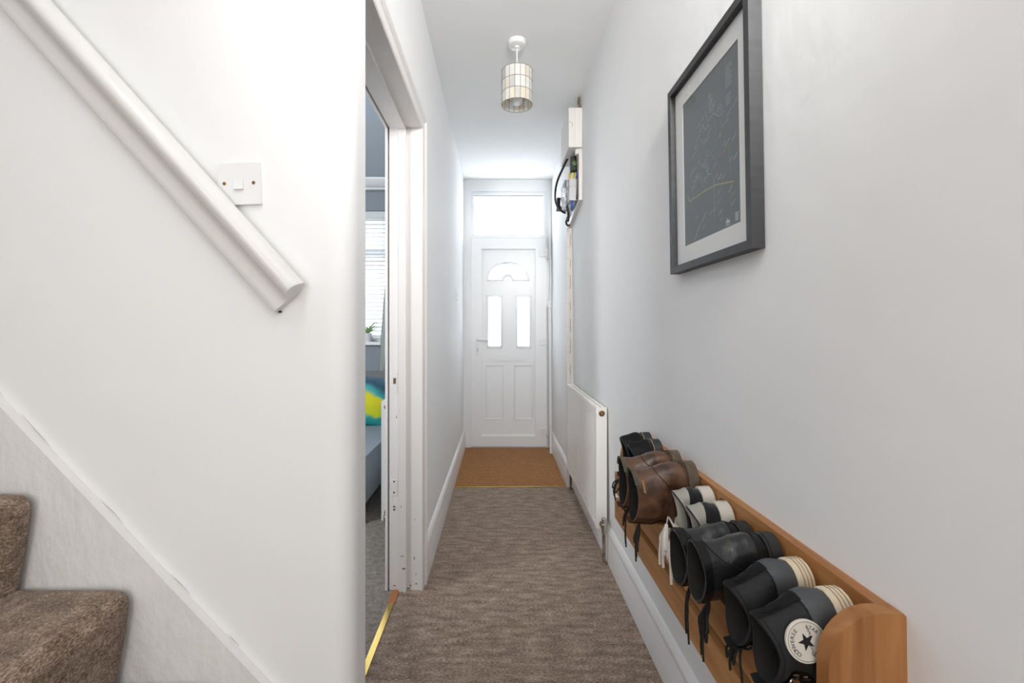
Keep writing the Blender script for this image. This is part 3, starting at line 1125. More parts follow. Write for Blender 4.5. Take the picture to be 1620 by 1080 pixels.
# ------------------------------------------------------------------ radiators
def radiator(label, y0, y1, xf, xb, z0, z1, side, pipes=True, base_x=None):
    """flat panel radiator; side=-1: on the right wall facing -x; side=+1: seen on the living-room wall (facing -x too)"""
    t = thing('radiator', label, 'radiator', ((xf + xb) / 2, (y0 + y1) / 2, 0))
    # fluted front panel
    bm = B()
    n = int(round((y1 - y0 - 0.06) / 0.0333))
    pts = [(xf + 0.002, y0 + 0.004), (xf, y0 + 0.012), (xf, y0 + 0.03)]
    w = (y1 - y0 - 0.06) / n
    for k in range(n):
        b = y0 + 0.03 + w * k
        pts += [(xf + 0.0, b + w * 0.30), (xf + 0.009, b + w * 0.42), (xf + 0.009, b + w * 0.58), (xf + 0.0, b + w * 0.70)]
    pts += [(xf, y1 - 0.03), (xf, y1 - 0.012), (xf + 0.002, y1 - 0.004)]
    pts += [(xf + 0.012, y1 - 0.004), (xf + 0.012, y0 + 0.004)]
    prism(bm, pts, 'z', z0 + 0.018, z1 - 0.035)
    obj('panel', bm, 'radiator_paint', t, angle=20)
    box('panel_rail', (xf - 0.001, xf + 0.013, y0 + 0.002, y1 - 0.002, z1 - 0.036, z1 - 0.006), 'radiator_paint', t, 0.004)
    box('panel_rail', (xf - 0.001, xf + 0.013, y0 + 0.002, y1 - 0.002, z0 + 0.001, z0 + 0.020), 'radiator_paint', t, 0.004)
    # convector fins behind
    bm = B()
    k = y0 + 0.03
    while k < y1 - 0.03:
        bx(bm, xf + 0.0135, xb - 0.014, k, k + 0.0015, z0 + 0.03, z1 - 0.03)
        k += 0.022
    obj('convector', bm, 'radiator_paint', t)
    box('back_panel', (xb - 0.013, xb, y0 + 0.004, y1 - 0.004, z0 + 0.002, z1 - 0.006), 'radiator_paint', t, 0.003)
    for yy in (y0, y1 - 0.0025):
        box('side_cover', (xf + 0.0, xb, yy, yy + 0.0025, z0 - 0.002, z1), 'radiator_paint', t, 0.001)
    # top grille: a plate with two rows of slots
    holes = []
    k = y0 + 0.03
    wx = (xb - xf - 0.012) / 2
    while k < y1 - 0.045:
        for q in (0, 1):
            x0 = xf + 0.006 + q * wx + wx * 0.14
            holes.append([(x0, k), (x0 + wx * 0.72, k), (x0 + wx * 0.72, k + 0.0115), (x0, k + 0.0115)])
        k += 0.0225 if int(round((k - y0 - 0.03) / 0.0225)) % 4 != 3 else 0.034
    me = plate_with_holes([(xf + 0.001, y0 + 0.001), (xb - 0.001, y0 + 0.001), (xb - 0.001, y1 - 0.001), (xf + 0.001, y1 - 0.001)], holes, 0.003, Matrix.Translation((0, 0, z1 - 0.0035)))
    obj_me('top_grille', me, 'radiator_paint', t)
    # bleed point on the near side cover
    bm = B()
    xm = (xf + xb) / 2
    lathe(bm, [(0.014, 0.003), (0.0145, -0.004), (0.010, -0.006), (0.009, -0.003), (0.0, -0.003)], (xm, y0, z1 - 0.030), 'y', 20)
    vnt = obj('bleed_cap', bm, 'aged_brass', t)
    bm = B()
    lathe(bm, [(0.0045, 0), (0.0045, -0.0075), (0, -0.0075)], (xm, y0, z1 - 0.030), 'y', 8)
    obj('bleed_screw', bm, 'chrome', vnt)
    for yy in (y0 + 0.2, y1 - 0.2):
        box('wall_bracket', (xb - 0.001, XR(0.5) + 0.004 if side < 0 else xb + 0.04, yy, yy + 0.04, z0 + 0.08, z1 - 0.08), 'radiator_paint', t)
    if pipes:
        for yy, sg in ((y0, -1), (y1, 1)):
            bm = B()
            xm2 = xm + 0.004
            tube(bm, [(xm2, yy + 0.002 * -sg, z0 + 0.022), (xm2, yy + sg * 0.022, z0 + 0.022)], 0.011, 12)
            lathe(bm, [(0.0, 0.045), (0.009, 0.045), (0.012, 0.036), (0.012, 0.018), (0.015, 0.014), (0.015, -0.004), (0.011, -0.012), (0.011, -0.030), (0.0, -0.030)], (xm2, yy + sg * 0.028, z0 + 0.018), 'z', 14)
            vv = obj('valve', bm, 'chrome', t)
            bm = B()
            lathe(bm, [(0.0155, 0.0), (0.0155, 0.010), (0.012, 0.012)], (xm2, yy + sg * 0.006, z0 + 0.022), 'y', 12)
            obj('valve_nut', bm, 'aged_brass', vv)
            bm = B()
            tube(bm, [(xm2, yy + sg * 0.028, z0 - 0.008), (xm2 + 0.001, yy + sg * 0.029, 0.0)], 0.0085, 10)
            obj('pipe', bm, 'brown_pipe', t)
            bm = B()
            lathe(bm, [(0.019, 0.0), (0.018, 0.004), (0.010, 0.006)], (xm2 + 0.001, yy + sg * 0.029, 0.0), 'z', 14)
            obj('pipe_collar', bm, 'brown_pipe', t)
    return t


radiator('white fluted radiator low on the right hall wall between shoe rack and door', 2.255, 3.235, 0.4805, 0.533, 0.161, 0.760, -1)
radiator('narrow end of an off-white radiator on the living-room wall beside the sofa', 2.29, 3.05, -0.594, -0.536, 0.186, 0.786, 1)

# ------------------------------------------------------------------ meter box, cables and battens on the right wall
XB = XR(2.4)
mb = thing('meter_box', 'cream metal fuse box high on the right wall near the front door', 'fuse box', (XB, 3.0, 2.275))
bm = bx(B(), 0.468, XB - 0.0005, 2.822, 3.165, 2.277, 2.520)
bev(bm, 0.004, 2)
obj('base', bm, 'cream_metal', mb)
bm = bx(B(), 0.430, 0.4675, 2.822, 3.165, 2.277, 2.520)
bev(bm, 0.010, 3)
obj('lid', bm, 'cream_metal', mb)
bm = B()
lathe(bm, [(0.014, 0), (0.016, -0.004), (0.016, -0.026), (0.013, -0.03), (0, -0.03)], (0.492, 2.87, 2.278), 'z', 16)
obj('cable_gland', bm, 'white_plastic', mb)
for yy, zz in ((2.8215, 2.43),):
    bm = B()
    tube(bm, [(0.432, yy, zz), (0.445, yy, zz + 0.002), (0.452, yy, zz - 0.006), (0.452, yy, zz - 0.03)], 0.0008, 5)
    obj('scratch', bm, 'crack', mb)
# cable stub through the ceiling edge above the box
bm = B()
tube(bm, smooth_path([(0.503, 2.84, 2.519), (0.500, 2.84, 2.545), (0.497, 2.845, 2.565), (0.500, 2.85, 2.5985)], 5), 0.009, 8)
tag(obj('cable_stub', bm, 'brown_pipe'), 'short dark cable end rising from the top of the fuse box to the ceiling', 'cable')

# battens
t = thing('wall_batten', 'white-painted batten stepping down the right wall from fuse box to radiator', 'batten', (0.50, 3.29, 0.17))
box('batten_piece', (0.497, XR(2.1) - 0.0005, 2.842, 2.866, 1.955, 2.276), 'batten_paint', t, 0.002)
bm = B()
prism(bm, [(2.842, 1.955), (2.866, 1.965), (3.300, 1.925), (3.300, 1.880)], 'x', 0.498, XR(1.9) - 0.0005)
bev(bm, 0.002, 1)
obj('batten_piece', bm, 'batten_paint', t)
box('batten_piece', (0.489, 0.5085, Y_STEP - 0.012, Y_STEP + 0.012, 0.20, 1.905), 'batten_paint', t, 0.003)
box('batten_piece', (0.5095, XR(1.1) - 0.0005, Y_STEP - 0.010, Y_STEP - 0.0005, 0.20, 1.905), 'batten_paint', t, 0.001)
bm = B()
rng = random.Random(5)
for k in range(9):
    z = 0.85 + k * 0.115 + rng.uniform(-0.03, 0.03)
    tube(bm, [(0.4885, Y_STEP - 0.0125, z), (0.500, Y_STEP - 0.0128, z + rng.uniform(-0.004, 0.004)), (0.510, Y_STEP - 0.0126, z)], 0.0005, 5)
for k in range(7):
    z = 0.82 + k * 0.155
    tube(bm, [(0.5145, Y_STEP - 0.0125, z), (0.515, Y_STEP - 0.0125, z + rng.uniform(0.05, 0.11))], 0.0011, 5)
obj('paint_crack', bm, 'crack', t, kind='stuff')
for z in (1.66, 0.95):
    bm = B()
    bx(bm, 0.486, 0.515, Y_STEP - 0.0145, Y_STEP + 0.013, z, z + 0.016)
    bev(bm, 0.003, 2)
    obj('pipe_clip', bm, 'batten_paint', t)

# consumer bits under the box
t = thing('junction_box', 'pale grey cable box among wires below the fuse box', 'junction box', (0.50, 3.0, 1.98))
box('box_body', (0.468, XR(2.05) - 0.0005, 2.955, 3.045, 1.985, 2.125), 'grey_plastic', t, 0.005)
box('box_lid', (0.456, 0.4675, 2.957, 3.043, 1.987, 2.123), 'grey_plastic', t, 0.004)
bm = B()
tube(bm, [(0.4555, 2.957, 2.075), (0.4555, 3.043, 2.075)], 0.001, 5)
tube(bm, [(0.456, 2.9565, 2.075), (0.511, 2.9545, 2.075)], 0.001, 5)
obj('lid_seam', bm, 'wire_grey', t)
t = box('socket_box', (0.425, XR_FAR, 3.36, 3.43, 2.035, 2.120), 'wire_black', None, 0.004)
tag(t, 'small black plastic box sticking out behind the wires by the front door', 'cable box')
t2 = thing('cutout_fuse', 'black electrical cut-out block with brass terminal right below the fuse box', 'fuse', (0.49, 2.98, 2.18))
box('fuse_body', (0.462, 0.508, 2.93, 2.98, 2.172, 2.262), 'wire_black', t2, 0.004)
bm = B()
lathe(bm, [(0.016, 0.002), (0.016, -0.006), (0.010, -0.008), (0, -0.008)], (0.484, 2.93, 2.215), 'y', 16)
obj('terminal', bm, 'wire_green', t2)
bm = B()
rng = random.Random(2)
pts = []
bm = bx(B(), 0.425, 0.470, 3.05, 3.16, 1.975, 2.150)
bmesh.ops.subdivide_edges(bm, edges=bm.edges[:], cuts=5, use_grid_fill=True)
for v in bm.verts:
    v.co += Vector((rng.uniform(-0.007, 0.007), rng.uniform(-0.007, 0.007), rng.uniform(-0.007, 0.007)))
    f = 1 - 0.45 * abs((v.co.z - 2.06) / 0.09) ** 2
    v.co.x = 0.452 + (v.co.x - 0.452) * f
tag(obj('foil_wrap', bm, 'foil', angle=20), 'crumpled silver foil tape wrapped round cables beside the pale grey box', 'foil tape')


def cable(label, pts, r, m, n=6):
    bm = B()
    tube(bm, smooth_path(pts, n), r, 8)
    return tag(obj('cable', bm, m), label, 'cable')


cable('thick black cable looping out from the fuse box over the black box', [(0.452, 3.02, 2.279), (0.430, 3.06, 2.235), (0.400, 3.12, 2.17), (0.388, 3.16, 2.10), (0.395, 3.18, 2.03), (0.430, 3.20, 1.985), (0.468, 3.24, 1.975)], 0.0075, 'wire_black')
cable('grey cable running down the wall beside the batten', [(0.492, 2.87, 2.249), (0.500, 2.89, 2.20), (0.505, 2.91, 2.10), (0.504, 2.95, 2.0), (0.500, 3.06, 1.96)], 0.008, 'wire_grey')
cable('yellow earth wire between the black cut-out and the grey box', [(0.470, 2.99, 2.18), (0.464, 3.0, 2.165), (0.462, 2.995, 2.145), (0.470, 2.985, 2.12)], 0.007, 'wire_yellow')
cable('second yellow earth wire, nearer the wall, above the grey box', [(0.490, 2.975, 2.178), (0.492, 2.985, 2.16), (0.489, 2.975, 2.14), (0.486, 2.975, 2.12)], 0.006, 'wire_yellow')
cable('blue wire curling out just above the grey box', [(0.503, 2.965, 2.176), (0.504, 2.952, 2.16), (0.502, 2.948, 2.14), (0.500, 2.97, 2.12)], 0.006, 'wire_blue')
cable('blue wire hanging out beneath the grey box', [(0.476, 2.975, 1.99), (0.474, 2.965, 1.972), (0.474, 2.975, 1.945), (0.480, 3.01, 1.935)], 0.008, 'wire_blue')
cable('black wire bundle hanging beneath the grey box', [(0.452, 3.08, 1.99), (0.458, 3.05, 1.955), (0.464, 3.06, 1.92), (0.470, 3.12, 1.89)], 0.009, 'wire_black')
cable('frayed black cable end at the foot of the wire cluster', [(0.47, 3.13, 1.92), (0.462, 3.15, 1.888), (0.475, 3.17, 1.872), (0.495, 3.20, 1.880)], 0.007, 'wire_black')

# gas pipe beside the front door
t = thing('gas_pipe', 'slim white pipe standing beside the front door hinges', 'pipe', (0.48, 4.22, 0))
bm = B()
tube(bm, [(0.476, 4.20, 0.0), (0.466, 4.20, 1.40)], 0.0125, 12)
obj('pipe', bm, 'trim_gloss', t)
for z, rr in ((1.395, 0.018), (1.36, 0.017), (1.325, 0.0165)):
    bm = B()
    lathe(bm, [(0.010, -0.012), (rr, -0.010), (rr, 0.010), (0.010, 0.012)], (0.4663, 4.20, z), 'z', 14)
    obj('pipe_joint', bm, 'trim_gloss', t)
bm = B()
tube(bm, [(0.466, 4.20, 1.40), (0.478, 4.25, 1.43), (0.484, 4.30, 1.60), (0.488, 4.38, 2.2)], 0.005, 8)
obj('thin_pipe', bm, 'trim_gloss', t)
# ------------------------------------------------------------------ framed map
FY0, FY1, FZ0, FZ1 = 0.908, 1.340, 1.306, 1.837      # outer frame, along the wall and up
XW = XR((FZ0 + FZ1) / 2)
lean = math.atan(0.041 / 2.6)
FC = Vector((XW, (FY0 + FY1) / 2, (FZ0 + FZ1) / 2))
# local: u to the viewer's right (-y), v up, w out of the wall (-x)
Mf = Matrix.Translation(FC) @ Matrix.Rotation(-lean, 4, 'Y') @ Matrix(((0, 0, -1, 0), (-1, 0, 0, 0), (0, 1, 0, 0), (0, 0, 0, 1)))
pic = thing('framed_map', 'dark grey line map poster with white mount in a black frame on the right wall', 'picture', matrix=Mf)
FW, FH, BAR, DEP = FY1 - FY0, FZ1 - FZ0, 0.019, 0.028


def fbar(pts):
    bm = B()
    prism(bm, pts, 'z', 0.001, DEP)
    bev(bm, 0.0012, 1)
    obj('frame_bar', bm, 'frame_black', pic, local=True)


a, b = FW / 2, FH / 2
ai, bi = a - BAR, b - BAR
fbar([(-a, -b), (-ai, -bi), (-ai, bi), (-a, b)])
fbar([(a, -b), (a, b), (ai, bi), (ai, -bi)])
fbar([(-a, b), (-ai, bi), (ai, bi), (a, b)])
fbar([(-a, -b), (a, -b), (ai, -bi), (-ai, -bi)])
PW, PH = 0.295, 0.393
bm = bx(B(), -ai, ai, -bi, bi, 0.004, 0.010)
obj('backing', bm, 'mat_board', pic, local=True)
me = plate_with_holes([(-ai, -bi), (ai, -bi), (ai, bi), (-ai, bi)], [[(-PW / 2, -PH / 2), (PW / 2, -PH / 2), (PW / 2, PH / 2), (-PW / 2, PH / 2)]], 0.0016, Matrix.Translation((0, 0, 0.0120)))
obj_me('mount', me, 'mat_board', pic, local=True)
bm = bx(B(), -PW / 2 - 0.004, PW / 2 + 0.004, -PH / 2 - 0.004, PH / 2 + 0.004, 0.0100, 0.0106)
poster = obj('poster', bm, 'print_slate', pic, local=True)
WORLD[poster] = Mf
bm = bx(B(), -ai, ai, -bi, bi, 0.0165, 0.0185)
obj('glass', bm, 'picture_glass', pic, local=True)


def uv(u, v):
    return ((u - 0.5) * PW, (v - 0.5) * PH)


def stroke(bm, p, q, w, z=0.01075):
    p, q = Vector(p), Vector(q)
    d = (q - p)
    if d.length < 1e-6:
        return
    n = Vector((-d.y, d.x)).normalized() * w / 2
    vs = [bm.verts.new((c.x, c.y, z)) for c in (p - n, q - n, q + n, p + n)]
    bm.faces.new(vs)


rng = random.Random(21)
inks = {k: B() for k in ('print_white', 'print_grey', 'print_yellow', 'print_blue', 'print_orange', 'print_dark')}


def route(m, pts, w=0.0011):
    p = [uv(*q) for q in pts]
    for a_, b_ in zip(p, p[1:]):
        stroke(inks[m], a_, b_, w)


route('print_yellow', [(0.07, 0.345), (0.11, 0.30), (0.30, 0.30), (0.42, 0.30), (0.62, 0.292), (0.90, 0.245)], 0.0014)
route('print_blue', [(0.60, 0.80), (0.62, 0.72), (0.63, 0.60), (0.63, 0.48), (0.50, 0.46), (0.50, 0.36)], 0.0010)
route('print_orange', [(0.28, 0.56), (0.50, 0.545), (0.60, 0.45), (0.68, 0.455), (0.84, 0.46), (0.86, 0.25), (0.86, 0.10)], 0.0010)
route('print_grey', [(0.59, 0.35), (0.59, 0.10)], 0.0009)
route('print_grey', [(0.45, 0.80), (0.50, 0.72), (0.60, 0.735), (0.70, 0.68), (0.78, 0.69)], 0.0009)
route('print_orange', [(0.72, 0.66), (0.72, 0.50), (0.66, 0.46)], 0.0008)
route('print_grey', [(0.47, 0.545), (0.47, 0.40), (0.56, 0.37)], 0.0008)
route('print_blue', [(0.50, 0.50), (0.72, 0.56)], 0.0008)
route('print_white', [(0.40, 0.735), (0.45, 0.68), (0.52, 0.69)], 0.0008)


def caption(u, v, L, ang=32, m='print_grey'):
    """an illegibly small place name: a row of short marks"""
    x, y = uv(u, v)
    ca_, sa_ = math.cos(R(ang)), math.sin(R(ang))
    k = 0
    while k < L:
        w = rng.uniform(0.0016, 0.004)
        stroke(inks[m], (x + ca_ * k, y + sa_ * k), (x + ca_ * (k + w), y + sa_ * (k + w)), 0.0016)
        k += w + 0.0011


spots = [(0.52, 0.86 - 0.02 * k) for k in range(6)] + [(0.58, 0.78), (0.56, 0.755), (0.30, 0.74), (0.34, 0.70), (0.38, 0.76), (0.28, 0.66), (0.24, 0.62), (0.20, 0.58),
         (0.36, 0.62), (0.42, 0.60), (0.50, 0.64), (0.48, 0.60), (0.66, 0.72), (0.70, 0.70), (0.82, 0.64), (0.80, 0.61), (0.90, 0.66), (0.74, 0.60), (0.68, 0.56),
         (0.18, 0.49), (0.24, 0.48), (0.14, 0.46), (0.30, 0.51), (0.34, 0.48), (0.38, 0.46), (0.42, 0.44), (0.26, 0.43), (0.22, 0.40), (0.30, 0.41), (0.34, 0.385), (0.18, 0.37), (0.40, 0.36),
         (0.74, 0.49), (0.78, 0.475), (0.88, 0.475), (0.84, 0.37), (0.90, 0.365), (0.58, 0.40), (0.62, 0.335), (0.66, 0.31), (0.72, 0.30), (0.64, 0.22), (0.82, 0.20), (0.88, 0.17), (0.86, 0.115),
         (0.56, 0.14), (0.50, 0.13), (0.64, 0.17), (0.66, 0.10), (0.68, 0.06), (0.40, 0.14), (0.36, 0.115), (0.24, 0.15), (0.30, 0.09), (0.26, 0.065), (0.24, 0.045), (0.36, 0.06), (0.20, 0.02)]
for k, (u, v) in enumerate(spots):
    caption(u, v, rng.uniform(0.010, 0.022), 30, 'print_white' if k % 3 == 0 else 'print_grey')
for k in range(26):
    u, v = rng.uniform(0.12, 0.5), rng.uniform(0.30, 0.52)
    x, y = uv(u, v)
    stroke(inks['print_white'], (x, y), (x + 0.0018, y + 0.0008), 0.0018)
for k in range(9):                     # key in the top right corner
    caption(0.80, 0.925 - 0.0145 * k, rng.uniform(0.020, 0.030), 0, 'print_grey')
for k in range(4):
    caption(0.80, 0.755 - 0.016 * k, rng.uniform(0.012, 0.026), 0, 'print_grey')
x, y = uv(0.805, 0.042)                # small peaked emblem and a block of small print
for q in (((-0.010, -0.006), (-0.003, 0.007), (0.001, -0.006)), ((-0.002, -0.006), (0.004, 0.003), (0.010, -0.006))):
    vs = [inks['print_white'].verts.new((x + p[0], y + p[1], 0.01076)) for p in q]
    inks['print_white'].faces.new(vs)
stroke(inks['print_white'], (x - 0.010, y - 0.010), (x + 0.010, y - 0.010), 0.0018)
for k in range(6):
    xx, yy = uv(0.915, 0.062 - 0.008 * k)
    stroke(inks['print_white'], (xx, yy), (xx + rng.uniform(0.012, 0.017), yy), 0.0016)
for k, bm in inks.items():
    if len(bm.verts):
        obj('print_lines', bm, k, poster, smooth=False, local=True)
    else:
        bm.free()

# ------------------------------------------------------------------ shoe rack
RY0, RY1 = 0.603, 1.645
XRK = XR(0.62) - 0.0005      # wall plane at the rack
rack = thing('shoe_rack', 'pine wall rack with slatted front and rounded ends, full of upended shoes', 'shoe rack', (XRK, (RY0 + RY1) / 2, 0.44))


def end_panel(y0, y1):
    bm = B()
    x1, x0, zt, zb = XRK, XRK - 0.105, 0.766, 0.455
    pts = [(x1, zb), (x1, zt - 0.006), (x1 - 0.006, zt), (x1 - 0.035, zt)]
    for k in range(1, 11):
        t_ = PI / 2 * k / 10
        pts.append((x1 - 0.035 - 0.070 * math.sin(t_), zt - 0.075 + 0.075 * math.cos(t_)))
    pts += [(x0, zb)]
    prism(bm, pts, 'y', y0, y1)
    bev(bm, 0.002, 2, 50)
    obj('end_panel', bm, 'pine_z', rack, angle=30)


end_panel(RY0, RY0 + 0.024)
end_panel(RY1 - 0.024, RY1)
box('back_plank', (XRK - 0.021, XRK, RY0 + 0.0245, RY1 - 0.0245, 0.640, 0.763), 'pine_y', rack, 0.002)
box('back_plank', (XRK - 0.021, XRK, RY0 + 0.0245, RY1 - 0.0245, 0.465, 0.560), 'pine_y', rack, 0.002)
XS = XRK - 0.1055
box('front_slat', (XS - 0.019, XS, RY0, RY1, 0.560, 0.632), 'pine_y', rack, 0.003)
box('front_slat', (XS - 0.019, XS, RY0, RY1, 0.466, 0.537), 'pine_y', rack, 0.003)
box('base_slat', (XS + 0.02, XRK - 0.024, RY0 + 0.0245, RY1 - 0.0245, 0.430, 0.448), 'pine_y', rack, 0.002)

# ------------------------------------------------------------------ shoes
# local frame of a shoe: a = heel to toe, w = sideways, h = sole up to the collar
FOOT = [(0, 0.0), (0.01, 0.30), (0.03, 0.50), (0.07, 0.66), (0.14, 0.74), (0.28, 0.74), (0.42, 0.76), (0.58, 0.92), (0.70, 1.0), (0.80, 0.97), (0.90, 0.80), (0.96, 0.56), (0.99, 0.28), (1, 0.0)]


class Shoe:
    def __init__(s, name, label, group, y, zheel, xsole, droop, yaw, spec, flip=1):
        s.sp = spec
        d = R(droop)
        A = Vector((math.sin(d), 0, -math.cos(d)))
        H = Vector((-math.cos(d), 0, -math.sin(d)))
        W = H.cross(A)
        M = Matrix((A, W, H)).transposed().to_4x4()
        M = Matrix.Translation((xsole, y, zheel)) @ Matrix.Rotation(R(yaw), 4, 'Z') @ M
        s.M = M
        s.flip = flip
        s.t = thing(name, label, 'shoe', matrix=M, group=group)

    def rim(s, th):
        c = math.cos(th)
        hh, hs, hf = s.sp['rim']
        return hs + (hh - hs) * max(0, c) ** 1.6 + (hf - hs) * max(0, -c) ** 1.4

    def at(s, th, v, off=0.0, h=None):
        h = v * s.rim(th) if h is None else h
        a0 = lerp_table(s.sp['heel'], h)
        a1 = lerp_table(s.sp['front'], h)
        wid = lerp_table(s.sp['width'], h)
        q = (1 - math.cos(th)) / 2
        k = smoothstep(s.sp['blend'][0], s.sp['blend'][1], h)
        f1 = lerp_table(FOOT, q)
        f2 = 2 * math.sqrt(max(0, q * (1 - q)))
        sg = 1 if math.sin(th) >= 0 else -1
        # inner edge of the foot is straighter
        bend = 0.010 * math.sin(PI * q) * (1 - k) * s.flip
        w = wid * (f1 * (1 - k) + f2 * k) * sg + bend * 0.4
        p = Vector((a0 + (a1 - a0) * q, w, h))
        if off:
            e = 0.02
            p1 = s.at(th + e, v, 0, h) - s.at(th - e, v, 0, h)
            h2 = min(h + 0.004, s.rim(th))
            p2 = s.at(th, v, 0, h2) - s.at(th, v, 0, h2 - 0.006)
            n = p1.cross(p2)
            if n.length > 1e-9:
                n.normalize()
                c = Vector(((a0 + a1) / 2, 0, h))
                if n.dot(p - c) < 0 and abs(n.z) < 0.9:
                    n = -n
                p = p + n * off
        return p

    def upper(s, m, lining, nth=56, nv=20):
        bm = B()
        rows = []
        for j in range(nv + 1):
            v = j / nv
            rows.append([bm.verts.new(s.at(2 * PI * i / nth, v)) for i in range(nth)])
        for a, b in zip(rows, rows[1:]):
            for i in range(nth):
                k = (i + 1) % nth
                bm.faces.new((a[i], a[k], b[k], b[i]))
        bm.faces.new(rows[0][::-1])
        # rolled collar edge
        top = rows[-1]
        cen = sum((q.co for q in top), Vector()) / nth
        inn = []
        for q in top:
            d_ = (cen - q.co)
            d_.z = 0
            inn.append(bm.verts.new(q.co + d_.normalized() * 0.0045 + Vector((0, 0, 0.0005))))
        for i in range(nth):
            k = (i + 1) % nth
            bm.faces.new((top[i], top[k], inn[k], inn[i]))
        o = obj('upper', bm, m, s.t, angle=60, local=True)
        WORLD[o] = s.M
        # lining down into the shoe
        bm = B()
        rows = []
        for j in range(9):
            v = 1 - 0.5 * j / 8
            ring = []
            for i in range(nth):
                p = s.at(2 * PI * i / nth, v)
                c = Vector(((lerp_table(s.sp['heel'], p.z) + lerp_table(s.sp['front'], p.z)) / 2, 0, p.z))
                d_ = c - p
                ring.append(bm.verts.new(p + d_.normalized() * min(0.0047, d_.length * 0.5) + Vector((0, 0, 0.0004 if j == 0 else 0))))
            rows.append(ring)
        for a, b in zip(rows, rows[1:]):
            for i in range(nth):
                k = (i + 1) % nth
                bm.faces.new((a[i], a[k], b[k], b[i]))
        bm.faces.new(rows[-1])
        obj('lining', bm, lining, s.t, angle=60, local=True)
        return o

    def sole(s, m, t, grow=0.004, up=0.006, lines=None, tread=False, heelblock=0.0):
        """slab following the footprint, from h=-t to h=+up"""
        nth = 64
        bm = B()
        prof = [(-t, -0.002), (-t + 0.003, grow), (0.0, grow), (up - 0.002, grow), (up, grow - 0.002)]
        rows = []
        for h, g in prof:
            ring = []
            for i in range(nth):
                th = 2 * PI * i / nth
                p = s.at(th, 0, 0, 0.008)
                p0 = s.at(th - 0.03, 0, 0, 0.008)
                p1 = s.at(th + 0.03, 0, 0, 0.008)
                d_ = (p1 - p0)
                n = Vector((d_.y, -d_.x, 0)).normalized()
                c = Vector((0.12, 0, 0.008))
                if n.dot(p - c) < 0:
                    n = -n
                q = p + n * (g + 0.0015)
                hh = h
                if heelblock and h < -0.001 and p.x > 0.085 and p.x < 0.15:
                    hh = h * (1 - heelblock)
                ring.append(bm.verts.new((q.x, q.y, hh)))
            rows.append(ring)
        for a, b in zip(rows, rows[1:]):
            for i in range(nth):
                k = (i + 1) % nth
                bm.faces.new((a[i], a[k], b[k], b[i]))
        bm.faces.new(rows[0][::-1])
        bm.faces.new(rows[-1])
        o = obj('sole', bm, m, s.t, angle=40, local=True)
        WORLD[o] = s.M
        for h, mm, rr in (lines or []):
            bm = B()
            pts = []
            for i in range(nth + 1):
                th = 2 * PI * i / nth
                p = s.at(th, 0, 0, 0.008)
                p0 = s.at(th - 0.03, 0, 0, 0.008)
                p1 = s.at(th + 0.03, 0, 0, 0.008)
                d_ = (p1 - p0)
                n = Vector((d_.y, -d_.x, 0)).normalized()
                if n.dot(p - Vector((0.12, 0, 0.008))) < 0:
                    n = -n
                q = p + n * (grow + 0.0015)
                pts.append((q.x, q.y, h))
            tube(bm, pts, rr, 5, caps=False)
            obj('sole_line', bm, mm, o, local=True)
        return o

    def patch(s, name, m, th0, th1, v0, v1, off=0.0014, n=24, k=8, parent=None):
        """panel lying on the upper: th0, th1 and v0, v1 may be functions"""
        bm = B()
        g = []
        for i in range(n + 1):
            u = i / n
            row = []
            for j in range(k + 1):
                w = j / k
                a = th0 + (th1 - th0) * u
                va = v0(a) if callable(v0) else v0
                vb = v1(a) if callable(v1) else v1
                row.append(bm.verts.new(s.at(a, va + (vb - va) * w, off)))
            g.append(row)
        for i in range(n):
            for j in range(k):
                bm.faces.new((g[i][j], g[i + 1][j], g[i + 1][j + 1], g[i][j + 1]))
        # thickness
        geo = bmesh.ops.extrude_face_region(bm, geom=bm.faces[:])
        for q in [e for e in geo['geom'] if isinstance(e, bmesh.types.BMVert)]:
            q.co = q.co
        bmesh.ops.recalc_face_normals(bm, faces=bm.faces[:])
        o = obj(name, bm, m, parent or s.t, angle=60, local=True)
        WORLD[o] = s.M
        return o

    def line(s, name, m, pts, r=0.0012, parent=None):
        """raised seam through (th, v) points"""
        bm = B()
        P = smooth_path([Vector((a, b, 0)) for a, b in pts], 6)
        tube(bm, [s.at(p.x, p.y, 0.0004) for p in P], r, 6)
        return obj(name, bm, m, parent or s.t, local=True)

    def cord(s, name, m, pts, r=0.0018, flat=None, n=6):
        """lace hanging in the world: points are world offsets from a shoe point given by (th, v)"""
        bm = B()
        tube(bm, smooth_path(pts, n), r, 6, flat=flat)
        return obj(name, bm, m, s.t)

    def w(s, th, v, off=0.0):
        return s.M @ s.at(th, v, off)


BOOT = dict(rim=(0.130, 0.124, 0.130), heel=[(0, 0.004), (0.03, -0.004), (0.055, 0.001), (0.08, 0.008), (0.10, 0.008), (0.14, 0.006)],
            front=[(0, 0.270), (0.015, 0.272), (0.030, 0.258), (0.042, 0.212), (0.050, 0.140), (0.056, 0.106), (0.076, 0.104), (0.088, 0.116), (0.14, 0.120)],
            width=[(0, 0.041), (0.02, 0.042), (0.05, 0.039), (0.08, 0.039), (0.11, 0.041), (0.14, 0.043)], blend=(0.035, 0.075))
BROWN = dict(rim=(0.140, 0.134, 0.142), heel=[(0, 0.004), (0.03, -0.004), (0.055, 0.000), (0.08, 0.008), (0.105, 0.014), (0.15, 0.010)],
             front=[(0, 0.270), (0.015, 0.274), (0.030, 0.260), (0.040, 0.225), (0.048, 0.165), (0.052, 0.152), (0.072, 0.150), (0.090, 0.156), (0.15, 0.150)],
             width=[(0, 0.043), (0.02, 0.045), (0.05, 0.042), (0.08, 0.043), (0.11, 0.045), (0.15, 0.047)], blend=(0.035, 0.075))
